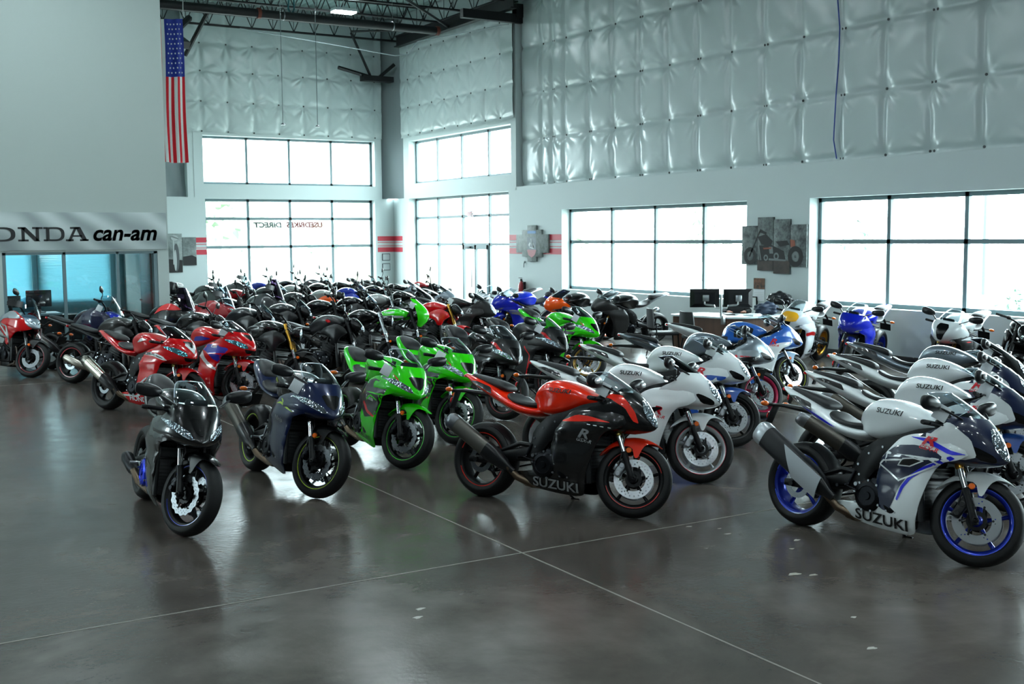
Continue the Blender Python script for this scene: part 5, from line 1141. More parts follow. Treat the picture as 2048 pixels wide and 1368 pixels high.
ob('shield_base', flat2([(25.03, 1.88), (24.61, 1.88), (24.61, 1.84), (24.68, 1.74), (24.82, 1.68), (24.96, 1.74), (25.03, 1.84)], .003).mesh(), mat('sign faded red', 'a04a52', .5), sg)
sb = MB()
for q in ([(24.98, 2.0), (24.90, 2.08), (24.86, 2.04), (24.92, 1.95)], [(24.88, 2.16), (24.83, 2.17), (24.74, 1.92), (24.70, 1.94)][::1], [(24.80, 2.02), (24.72, 1.9), (24.68, 1.95), (24.74, 2.06)], [(24.92, 1.93), (24.74, 1.90), (24.74, 1.925), (24.92, 1.955)]): sb.add(flat2(q, .004).v, [(0, 1, 2, 3)])
ob('shield_print', sb.mesh(), mat('sign white', 'ccd2d2', .5), sg)
# picture of a front wheel by the far left band
a2 = empty('canvas_picture'); tag(a2, 'two-panel black and white canvas of a motorcycle front wheel beside red bands', 'picture')
YA_ = YB - .022
for x0, x1, z0, z1 in ((8.50, 8.925, 1.27, 2.38), (8.935, 9.33, 1.465, 2.275)): ob('canvas_panel', MB().box(((x0 + x1) / 2, YA_, (z0 + z1) / 2), (x1 - x0, .04, z1 - z0), .003).mesh(), canvas_mat('grey sky canvas %d' % int(x0 * 10), '5c6464', '98a2a0', 2.2), a2)
def flat3(pts, o): return MB().add([(x, YA_ - .0215 - o, z) for x, z in pts], [tuple(range(len(pts)))])
g = MB(); g.add(flat3([(8.505, 1.275), (8.92, 1.275), (8.92, 1.62), (8.505, 1.66)], .001).v, [(0, 1, 2, 3)]); g.add(flat3([(8.94, 1.47), (9.325, 1.47), (9.325, 1.70), (9.2, 1.76), (8.94, 1.72)], .001).v, [tuple(range(5))]); ob('grass_print', g.mesh(), PB, a2)
def ell(cx, cz, a, b, o, r=0., k=30): return flat3([(cx + a * math.cos(2 * PI * i / k), cz + b * math.sin(2 * PI * i / k)) for i in range(k)], o)
e = ell(8.75, 1.70, .085, .40, .002); ob('tyre_print', e.mesh(), mat('print mid grey', '4a5052', .5), a2)
g = ell(8.72, 1.62, .04, .30, .003); e = ell(8.71, 2.26, .10, .08, .003); g.add(e.v, e.f); g.add(flat3([(8.66, 2.2), (8.70, 2.2), (8.68, 1.5), (8.655, 1.5)], .004).v, [(0, 1, 2, 3)]); g.add(flat3([(8.6, 2.33), (8.92, 2.2), (8.92, 2.18), (8.6, 2.31)], .003).v, [(0, 1, 2, 3)]); ob('chrome_print', g.mesh(), PLT, a2)
for z0, l in ((1.50, 'upper of two small framed certificates on the corner wall'), (1.19, 'lower of two small framed certificates on the corner wall')):
    c = empty('picture_frame', (15.335, YB, z0)); tag(c, l, 'picture'); ob('frame', MB().box((0, -.012, .11), (.27, .024, .22), .004).mesh(), mat('dark picture frame', '3b4448', .4), c); ob('certificate', MB().box((0, -.026, .11), (.23, .004, .18)).mesh(), mat('certificate paper', 'b9c4c6', .4), c)
ex = empty('exit_sign', (PW - .1, 28.45, 2.80)); tag(ex, 'small red exit sign on the entrance window', 'sign'); ob('sign_panel', MB().box((0, 0, .07), (.03, .30, .18), .01).mesh(), mat('pale sign panel', 'c8b4b8', .4), ex)
bm = textbm('EXIT', .13, 0, .01, .9, False, (0, .022)); me = bpy.data.meshes.new('t'); bm.to_mesh(me); bm.free()
for v in me.vertices: v.co = (-.017, -v.co.x, v.co.y)
ob('lettering', me, mat('exit red', 'c02a3c', .4), ex); ob('sign_arm', MB().box((0, 0, .07), (.012, .62, .02)).mesh(), FRAMEM, ex)
fx = empty('fire_extinguisher', (XR - .12, 25.25, .62)); tag(fx, 'red fire extinguisher hanging on the wall under the plank sign', 'extinguisher')
ob('cylinder', MB().lathe([(.001, 0), (.07, .005), (.08, .03), (.08, .34), (.06, .40), (.025, .43), (.025, .45), (.001, .45)], (0, 0, 0), 20, axis='Z').mesh(), mat('extinguisher red', 'a01420', .3, 0, .6), fx); ob('valve', MB().box((0, 0, .48), (.05, .05, .06), .01).box((0, .04, .53), (.02, .16, .02), .005).mesh(), plastic(), fx); ob('hose', MB().tube([(0, -.03, .47), (0, -.11, .42), (0, -.12, .2), (0, -.10, .06)], .014, 7).mesh(), plastic(), fx); ob('wall_bracket', MB().box((.10, 0, .28), (.06, .06, .3)).mesh(), DARKM, fx)
tag(ob('key_hook', MB().box((XR - .015, 25.25, 1.56), (.02, .05, .05), .004).tube([(XR - .03, 25.25, 1.55), (XR - .04, 25.25, 1.42)], .01, 6).mesh(), mat('grey hook', '59676a', .4)), 'small grey hook below the plank sign', 'hook')
ca = empty('wall_calendar', (XR, 16.59, .93)); tag(ca, 'wall calendar with a dark photo hanging below the chopper canvas', 'calendar')
ob('photo_page', MB().box((-.008, 0, .335), (.01, .30, .21)).mesh(), canvas_mat('calendar photo', '1c2420', '8a5a3c', 9), ca); ob('date_page', MB().box((-.008, 0, .11), (.01, .30, .22)).mesh(), WHITEP, ca)
g = MB()
for r in range(5):
    for c in range(7): g.box((-.0145, -.12 + .04 * c, .03 + .032 * r), (.002, .022, .006))
ob('date_grid', g.mesh(), PLT, ca)
# desk with screens
WOOD = node_mat('walnut laminate', lambda nt, b, N, L: (lambda tc, w, cr, mp: (mp.inputs['Scale'].__setattr__('default_value', (6, 6, .35)), w.inputs['Scale'].__setattr__('default_value', 2.4), w.inputs['Detail'].__setattr__('default_value', 5), L(tc.outputs['Object'], mp.inputs['Vector']), L(mp.outputs[0], w.inputs['Vector']), cr.color_ramp.elements[0].__setattr__('color', lin('33211a')), cr.color_ramp.elements[1].__setattr__('color', lin('6a4c3c')), L(w.outputs[0], cr.inputs[0]), L(cr.outputs[0], b.inputs['Base Color']), b.inputs['Roughness'].__setattr__('default_value', .4)))(N('ShaderNodeTexCoord'), N('ShaderNodeTexNoise'), N('ShaderNodeValToRGB'), N('ShaderNodeMapping')))
dk = empty('reception_desk'); tag(dk, 'walnut desk with curved white top carrying two monitors near the windows', 'desk')
top = rc([(13.36, 16.60), (13.50, 15.9), (13.62, 15.30), (14.0, 15.10), (14.55, 15.10), (14.98, 15.15), (14.98, 15.75), (14.65, 15.80), (14.35, 16.1), (14.2, 16.60)], .12, 2)
m = MB(); k = len(top); m.add([(x, y, .735) for x, y in top] + [(x, y, .765) for x, y in top], [tuple(range(k))[::-1], tuple(range(k, 2 * k))] + [(i, (i + 1) % k, k + (i + 1) % k, k + i) for i in range(k)]); ob('desk_top', m.mesh(sharp=40), mat('white desk top', 'd3e0e2', .3, 0, .3), dk)
def wallp(pts, z0, z1): return MB().loft([[(x, y, z0) for x, y in pts], [(x, y, z1) for x, y in pts]]).mesh(sharp=30)
ob('front_panel', wallp([(13.42, 16.50), (13.67, 15.33), (13.70, 15.34), (13.45, 16.51)], .03, .735), WOOD, dk); ob('front_panel', wallp([(13.67, 15.33), (14.02, 15.16), (14.95, 15.20), (14.95, 15.23), (14.02, 15.19), (13.69, 15.35)], .03, .735), WOOD, dk); ob('end_panel', MB().box((13.82, 16.52, .38), (.76, .03, .70)).mesh(), WOOD, dk)
for i, (p, q, l) in enumerate((((13.52, 15.75), -.10, 'left-hand black monitor seen from behind on the walnut desk'), ((13.92, 15.32), .35, 'right-hand black monitor seen from behind on the walnut desk'))):
    mo = empty('monitor', (p[0], p[1], 1.09), (0, 0, .98 - 1.57 + q * .3 - .0)); tag(mo, l, 'monitor', None)
    ob('casing', MB().loft([[(a, 0, b) for a, b in ((-.26, -.165), (.26, -.165), (.26, .165), (-.26, .165))], [(a, -.02, b) for a, b in ((-.26, -.165), (.26, -.165), (.26, .165), (-.26, .165))], [(a, -.05, b) for a, b in ((-.18, -.10), (.18, -.10), (.18, .10), (-.18, .10))]]).mesh(sharp=20), plastic('121316', .35), mo)
    ob('screen', MB().box((0, .004, 0), (.49, .006, .30)).mesh(), plastic('050608', .1), mo); ob('mount_plate', MB().box((.02 if i == 0 else .0, -.058, 0), (.11, .02, .11), .004).mesh(), metal('c4cacc', .3), mo)
ar = empty('monitor_mount', (13.62, 15.42, .765)); tag(ar, 'silver double monitor arm clamped to the walnut desk', 'monitor arm')
ob('post', MB().tube([(0, 0, -.02), (0, 0, .40)], .022, 12).mesh(), metal('c4cacc', .3), ar); ob('clamp', MB().box((-.02, -.08, -.05), (.06, .06, .16), .006).mesh(), metal('c4cacc', .3), ar)
for s, e in ((1, (-.13, .29, .32)), (-1, (.27, -.14, .32))): ob('arm_link', MB().tube([(0, 0, .16), (e[0] * .35, e[1] * .35, .16), (e[0] * .4, e[1] * .4, .2), (e[0] * .9, e[1] * .9, .21), (e[0], e[1], .22), (e[0], e[1], .33)], .016, 8).mesh(), metal('c4cacc', .3), ar)
tag(ob('keyboard', MB().box((14.16, 15.82, .775), (.16, .42, .02), .005, rot=(0, 0, -.55)).mesh(), plastic('17181a', .5)), 'black keyboard behind the monitor arm on desk', 'keyboard')
tag(ob('paper_stack', MB().box((14.3, 15.35, .776), (.30, .21, .02), .002, rot=(0, 0, .3)).box((14.33, 15.36, .791), (.30, .21, .01), .002, rot=(0, 0, .6)).mesh(), WHITEP), 'loose white papers lying on desk beside the monitor arm', 'papers')
# person at the desk, mostly behind the screens
pe = empty('person', (14.75, 16.3, 0), (0, 0, -2.25)); tag(pe, 'person in black long-sleeved top seated typing behind the monitors', 'person')
def skin(name, V, E, R, m, parent, sub=2):
    me = bpy.data.meshes.new('s'); me.from_pydata(V, E, []); o = bpy.data.objects.new('s', me); COL.objects.link(o); o.modifiers.new('k', 'SKIN'); bpy.context.view_layer.update()
    for d, r in zip(me.skin_vertices[0].data, R): d.radius = (r, r * (.75 if r > .12 else 1))
    me.skin_vertices[0].data[0].use_root = True; q = o.modifiers.new('u', 'SUBSURF'); q.levels = q.render_levels = sub
    m2 = bpy.data.meshes.new_from_object(o.evaluated_get(bpy.context.evaluated_depsgraph_get())); bpy.data.objects.remove(o); fin(m2, 80); return ob(name, m2, m, parent)
SK = mat('skin', 'b98068', .5); SHIRT = mat('black shirt', '121317', .7); HAIR = mat('dark hair', '1a1412', .6)
V = [(0, 0, .50), (0, 0, .72), (.02, 0, .85), (.03, 0, .91), (.06, .19, .85), (.16, .26, .78), (.36, .17, .79), (.06, -.19, .85), (.16, -.26, .78), (.36, -.17, .79), (.24, .10, .50), (.45, .11, .50), (.46, .11, .10), (.52, .11, .05), (.24, -.10, .50), (.45, -.11, .50), (.46, -.11, .10), (.52, -.11, .05)]
skin('clothed_body', V, [(0, 1), (1, 2), (2, 3), (2, 4), (4, 5), (5, 6), (2, 7), (7, 8), (8, 9), (0, 10), (10, 11), (11, 12), (12, 13), (0, 14), (14, 15), (15, 16), (16, 17)], [.16, .15, .15, .07, .065, .05, .036, .065, .05, .036, .085, .065, .05, .04, .085, .065, .05, .04], SHIRT, pe)
hd = skin('head', [(.03, 0, .90), (.05, 0, .96), (.06, 0, 1.03), (.06, 0, 1.09)], [(0, 1), (1, 2), (2, 3)], [.055, .075, .088, .07], SK, pe)
ob('nose', MB().loft([[(.135, -.008, 1.04), (.135, .008, 1.04), (.13, 0, 1.05)], [(.152, -.014, 1.005), (.152, .014, 1.005), (.135, 0, 1.00)]]).mesh(), SK, hd)
for s in (-1, 1): ob('eye', g_ball((.135, s * .03, 1.04), (.01, .014, .009)), WHITEP, hd); ob('ear', g_ball((.055, s * .088, 1.025), (.018, .01, .03)), SK, hd)
ob('mouth', g_ball((.138, 0, .97), (.008, .024, .006)), mat('lips', '8a4a44', .5), hd); ob('hair', g_ball((.035, 0, 1.07), (.10, .095, .085)), HAIR, pe)
for s in (-1, 1):
    hv = [(.36, s * .17, .79), (.41, s * .14, .79), (.45, s * .125, .788)]; he = [(0, 1), (1, 2)]; hr = [.028, .034, .03]
    for k in range(4):
        b = len(hv); y = s * .125 + (k - 1.5) * .019; hv += [(.47, y, .792), (.50 + .006 * (1.5 - abs(k - 1.5)), y, .797), (.525, y, .787)]; he += [(2, b), (b, b + 1), (b + 1, b + 2)]; hr += [.0095, .009, .0075]
    b = len(hv); hv += [(.43, s * .085, .788), (.465, s * .07, .786)]; he += [(1, b), (b, b + 1)]; hr += [.011, .009]
    skin('hand', hv, he, hr, SK, pe)
BLKF = mat('black chair mesh', '14161a', .6)
def chair(loc, rot, label, group='black visitor chairs'):
    c = empty('visitor_chair', (loc[0], loc[1], 0), (0, 0, rot)); tag(c, label, 'chair', group)
    ob('seat', geo('chs', lambda: MB().box((0, 0, .45), (.46, .46, .06), .025).mesh()), BLKF, c)
    ob('backrest', geo('chb', lambda: MB().grid([[(-.22 - .05 * (1 - t * t) - .06 * (z - .5), .23 * t * (1 - .25 * ((z - .55) / .4) ** 3), z) for t in np.linspace(-1, 1, 9)] for z in np.linspace(.56, .90, 8)]).mesh(solid=.03, sharp=50)), BLKF, c)
    for s in (-1, 1):
        ob('leg', geo(('chl', s), lambda: MB().tube([(.20, s * .22, .44), (.24, s * .24, .011)], .0115, 8).mesh()), DARKM, c); ob('leg', geo(('chr', s), lambda: MB().tube([(-.19, s * .21, .62), (-.19, s * .22, .44), (-.28, s * .24, .011)], .0115, 8).mesh()), DARKM, c)
chair((13.05, 16.30), -.45, 'black visitor chair nearer the left window, at the desk end'); chair((13.02, 15.30), -.15, 'black visitor chair in front of the walnut desk')
oc = empty('office_chair', (15.27, 15.70, 0), (0, 0, 2.4)); tag(oc, 'black office chair heaped with dark jackets beside the desk', 'chair')
ob('seat', MB().box((0, 0, .48), (.48, .48, .08), .03).mesh(), BLKF, oc); ob('backrest', MB().box((-.2, 0, .80), (.07, .42, .46), .03).mesh(), BLKF, oc); ob('column', MB().tube([(0, 0, .44), (0, 0, .1)], .03, 10).mesh(), DARKM, oc)
for k in range(5): a = k * 2 * PI / 5; ob('caster_leg', MB().tube([(0, 0, .12), (.28 * math.cos(a), .28 * math.sin(a), .06), (.28 * math.cos(a), .28 * math.sin(a), .03)], .028, 8).mesh(), DARKM, oc)
def heap(loc, r, seed, m, label, name='jacket'):
    R = random.Random(seed); b = bmesh.new(); bmesh.ops.create_icosphere(b, subdivisions=4, radius=1.); b.verts.index_update(); v = []
    for q in b.verts:
        n = q.co; k = 1 + .10 * math.sin(n.x * 7 + seed) + .08 * math.sin(n.y * 9 + n.z * 6 + seed) + .06 * math.sin(n.z * 13 + n.x * 5); v.append((loc[0] + n.x * r[0] * k, loc[1] + n.y * r[1] * k, loc[2] + max(-.75, n.z) * r[2] * k))
    f = [[q.index for q in p.verts] for p in b.faces]; b.free(); tag(ob(name, MB().add(v, f).mesh(sharp=80), m), label, 'jacket')
heap((15.22, 15.62, 1.02), (.20, .24, .13), 2, mat('dark leather', '101216', .35), 'dark jacket draped over the office chair back'); heap((14.72, 15.42, .862), (.22, .20, .12), 7, mat('dark blue textile', '1a2a40', .6), 'dark blue jacket heaped on the right end of the desk')
nb = empty('notice_board', (XR, 17.0, .55)); tag(nb, 'small white board with dark edge leaning under the calendar', 'board'); ob('board_panel', MB().box((-.02, 0, .22), (.02, .7, .44)).mesh(), WHT, nb); ob('board_edge', MB().box((-.02, 0, .45), (.03, .72, .02)).box((-.02, -.36, .22), (.03, .02, .46)).mesh(), DARKM, nb)
# office furniture
fd = empty('office_desk'); tag(fd, 'dark office desk behind the glazed office front', 'desk'); ob('desk_top', MB().box((3.55, 25.0, .72), (1.25, .75, .04), .005).mesh(), mat('grey desk top', '7f9aa4', .4), fd); ob('front_panel', MB().box((3.55, 24.68, .36), (1.2, .03, .68)).mesh(), plastic('1f1d1e', .5), fd)
for s in (2.97, 4.13): ob('end_panel', MB().box((s, 25.0, .35), (.03, .72, .70)).mesh(), plastic('1f1d1e', .5), fd)
for x, w, h, l in ((3.80, .50, .34, 'black monitor with its back to the glass on the office desk'), (3.26, .40, .24, 'smaller black monitor at the left of the office desk')):
    mo = empty('monitor', (x, 25.05, .74), (0, 0, .12)); tag(mo, l, 'monitor'); ob('casing', MB().box((0, 0, .12 + h / 2), (w, .045, h), .012).box((0, -.03, .12 + h / 2), (w * .5, .04, h * .5), .012).mesh(), plastic('0e0f12', .35), mo); ob('stand', MB().box((0, 0, .01), (.22, .18, .02), .005).box((0, -.02, .1), (.06, .03, .2), .005).mesh(), plastic(), mo)
tag(ob('filing_cabinet', MB().box((4.55, 26.3, .31), (.5, .6, .62), .01).box((4.55, 25.99, .46), (.44, .01, .24)).box((4.55, 25.99, .17), (.44, .01, .24)).mesh(), plastic('24262a', .4)), 'low dark filing cabinet under the pale office blind', 'cabinet')
# ---------------- outside
CON = mat('outdoor paving', 'b4b4ae', .8); GRS = mat('dry grass', '8a9a68', .9); LEAF = mat('tree leaves', 'c4d2be', .8); LEAF2 = mat('dark conifer leaves', 'b8cac0', .8); TRK = mat('bark', 'b4aca2', .9)
o = struct(ob('ground', MB().add([(-90, -90, -.14), (140, -90, -.14), (140, 140, -.14), (-90, 140, -.14)], [(0, 1, 2, 3)]).mesh(), CON))
STN = node_mat('stone masonry', lambda nt, b, N, L: (lambda tc, v, cr: (v.inputs['Scale'].__setattr__('default_value', 3.2), L(tc.outputs['Object'], v.inputs['Vector']), cr.color_ramp.elements[0].__setattr__('color', lin('8f8878')), cr.color_ramp.elements[1].__setattr__('color', lin('c6bda8')), L(v.outputs['Color'], cr.inputs[0]), L(cr.outputs[0], b.inputs['Base Color'])))(N('ShaderNodeTexCoord'), N('ShaderNodeTexVoronoi'), N('ShaderNodeValToRGB')))
struct(ob('stone_pillar', MB().box((17.6, 33.2, 1.7), (1.1, 1.7, 3.7)).mesh(), STN)); struct(ob('stone_pillar', MB().box((15.5, 35.4, 1.7), (1.2, 1.0, 3.7)).mesh(), STN))
def tree(loc, h, r, m, label, seed, cone=False):
    t = empty('outdoor_tree', (loc[0], loc[1], -.14)); tag(t, label, 'tree'); R = random.Random(seed)
    ob('trunk', MB().tube([(0, 0, 0), (.05, 0, h * .35), (0, .05, h * .7)], [.12, .09, .04], 8).mesh(), TRK, t)
    b = MB()
    for i in range(260):
        u = R.random(); z = h * (.28 + .70 * u); rr = r * ((1 - u) if cone else math.sin(PI * (.15 + .8 * u))) * (.5 + .5 * R.random()); a = R.random() * 7; c = Vector((rr * math.cos(a), rr * math.sin(a), z)); s = .22 * r / 1.5 * (.7 + R.random())
        d = Vector((R.random() - .5, R.random() - .5, R.random() - .5)).normalized(); e = d.orthogonal().normalized(); g = d.cross(e); b.add([c + e * s, c + g * s, c - e * s, c - g * s, c + d * s * .6, c - d * s * .6], [(0, 1, 4), (1, 2, 4), (2, 3, 4), (3, 0, 4), (1, 0, 5), (2, 1, 5), (3, 2, 5), (0, 3, 5)])
    ob('crown', b.mesh(sharp=10), m, t)
TR_ = [((47, 30.5), 4.2, 1.8, LEAF, 'tree outside the right-hand window, nearest its left edge'), ((44, 24), 3.6, 1.5, LEAF, 'small tree outside the right-hand window beside the light pole'), ((52, 25.5), 3.4, 1.7, LEAF, 'bushy tree outside, right of the light pole'), ((45, 46), 4.5, 2.4, LEAF2, 'tree outside the middle window, behind its second pane'), ((46, 54), 4.3, 2.2, LEAF, 'tree outside the middle window, behind its first pane'), ((44, 40), 3.9, 1.9, LEAF2, 'tree outside the middle window, behind its third pane'), ((60, 37), 3.4, 2.6, LEAF, 'broad far tree between the two right windows'),
    ((14, 62), 5.6, 3.0, LEAF2, 'tree outside the tall rear window, left part'), ((20, 66), 5.2, 3.4, LEAF, 'tree outside the tall rear window, middle part'), ((25, 60), 3.6, 2.2, LEAF, 'low tree outside the tall rear window, right part'), ((50, 74), 4.2, 3., LEAF, 'far tree outside the glass entrance')]
for i, (l, h, r, m, lb) in enumerate(TR_): tree(l, h, r, m, lb, i + 3, m is LEAF2)
for i, (x, y, r) in enumerate(((31, 20.5, .6), (30, 19.3, .7), (33, 18.2, .8), (31.5, 22.2, .5))):
    b = MB(); R = random.Random(i)
    for q in range(90):
        a, u = R.random() * 7, R.random(); c = Vector((r * math.cos(a) * (1 - u * u) , r * math.sin(a) * (1 - u * u), r * 1.1 * u)); s = .13; d = Vector((R.random() - .5, R.random() - .5, R.random())).normalized(); e = d.orthogonal() * s; g = d.cross(e); b.add([c + e, c + g, c - e, c - g, c + d * s], [(0, 1, 4), (1, 2, 4), (2, 3, 4), (3, 0, 4)])
    o = ob('outdoor_bush', b.mesh(sharp=10), LEAF2); o.location = (x, y, -.14); tag(o, ['round bush outside the right-hand window, left of pole foot', 'round bush outside the right-hand window, nearest the pole', 'largest bush outside the right-hand window, far right', 'smallest bush outside the right-hand window'][i], 'bush')
lp = empty('light_pole', (30, 22.2, -.14)); tag(lp, 'tall light pole outside the right-hand window', 'light pole'); ob('pole', MB().tube([(0, 0, .3), (0, 0, 7)], .10, 10).mesh(), metal('6a8088', .4), lp); ob('pole_base', MB().lathe([(.001, .5), (.3, .5), (.3, 0)], (0, 0, 0), 16, axis='Z').mesh(), CON, lp)
tag(ob('hedge_row', MB().box((18, 52, .55), (22, 1.2, 1.5), .3).mesh(), LEAF2), 'clipped hedge row outside the tall rear window', 'hedge'); tag(ob('hedge_row', MB().box((40, 32, .3), (1., 44, 1.0), .25).mesh(), LEAF), 'clipped hedge row outside the right-hand windows', 'hedge')
# ------------------------------------------------------------------ the motorcycles on the floor
def hd(x, y): return math.atan2(y, x)
def card(loc, rot, label, group=None, s=.085):
    """white price card hung on a bike"""
    c = ob('hanging_price_card', geo('card', lambda: MB().box((0, 0, 0), (.085, .004, .085), .0015).mesh()), WHITEP); c.location = loc; c.rotation_euler = rot; tag(c, label, 'price card', group)
def on_bike(b, p): 
    bpy.context.view_layer.update(); return b.r.matrix_world @ Vector(p)
def carded(b, what, p=(.57, -.245, .90), tilt=.4):
    """white card hung on the bike, turned outwards like the bodywork there"""
    c = ob('hanging_price_card', geo('card', lambda: MB().box((0, 0, 0), (.095, .004, .105), .0015).mesh()), WHITEP); bpy.context.view_layer.update()
    h = b.r.rotation_euler.z; v = Vector((-b.r.location.x, -b.r.location.y)); ang = math.atan2(v.y, v.x) - h + PI / 2
    M = b.r.matrix_world.copy() @ Matrix.Translation(p) @ Matrix.Rotation(ang - .1, 4, 'Z') @ Matrix.Rotation(tilt, 4, 'Y'); c.matrix_world = M; tag(c, 'white price card on the ' + what, 'price card')
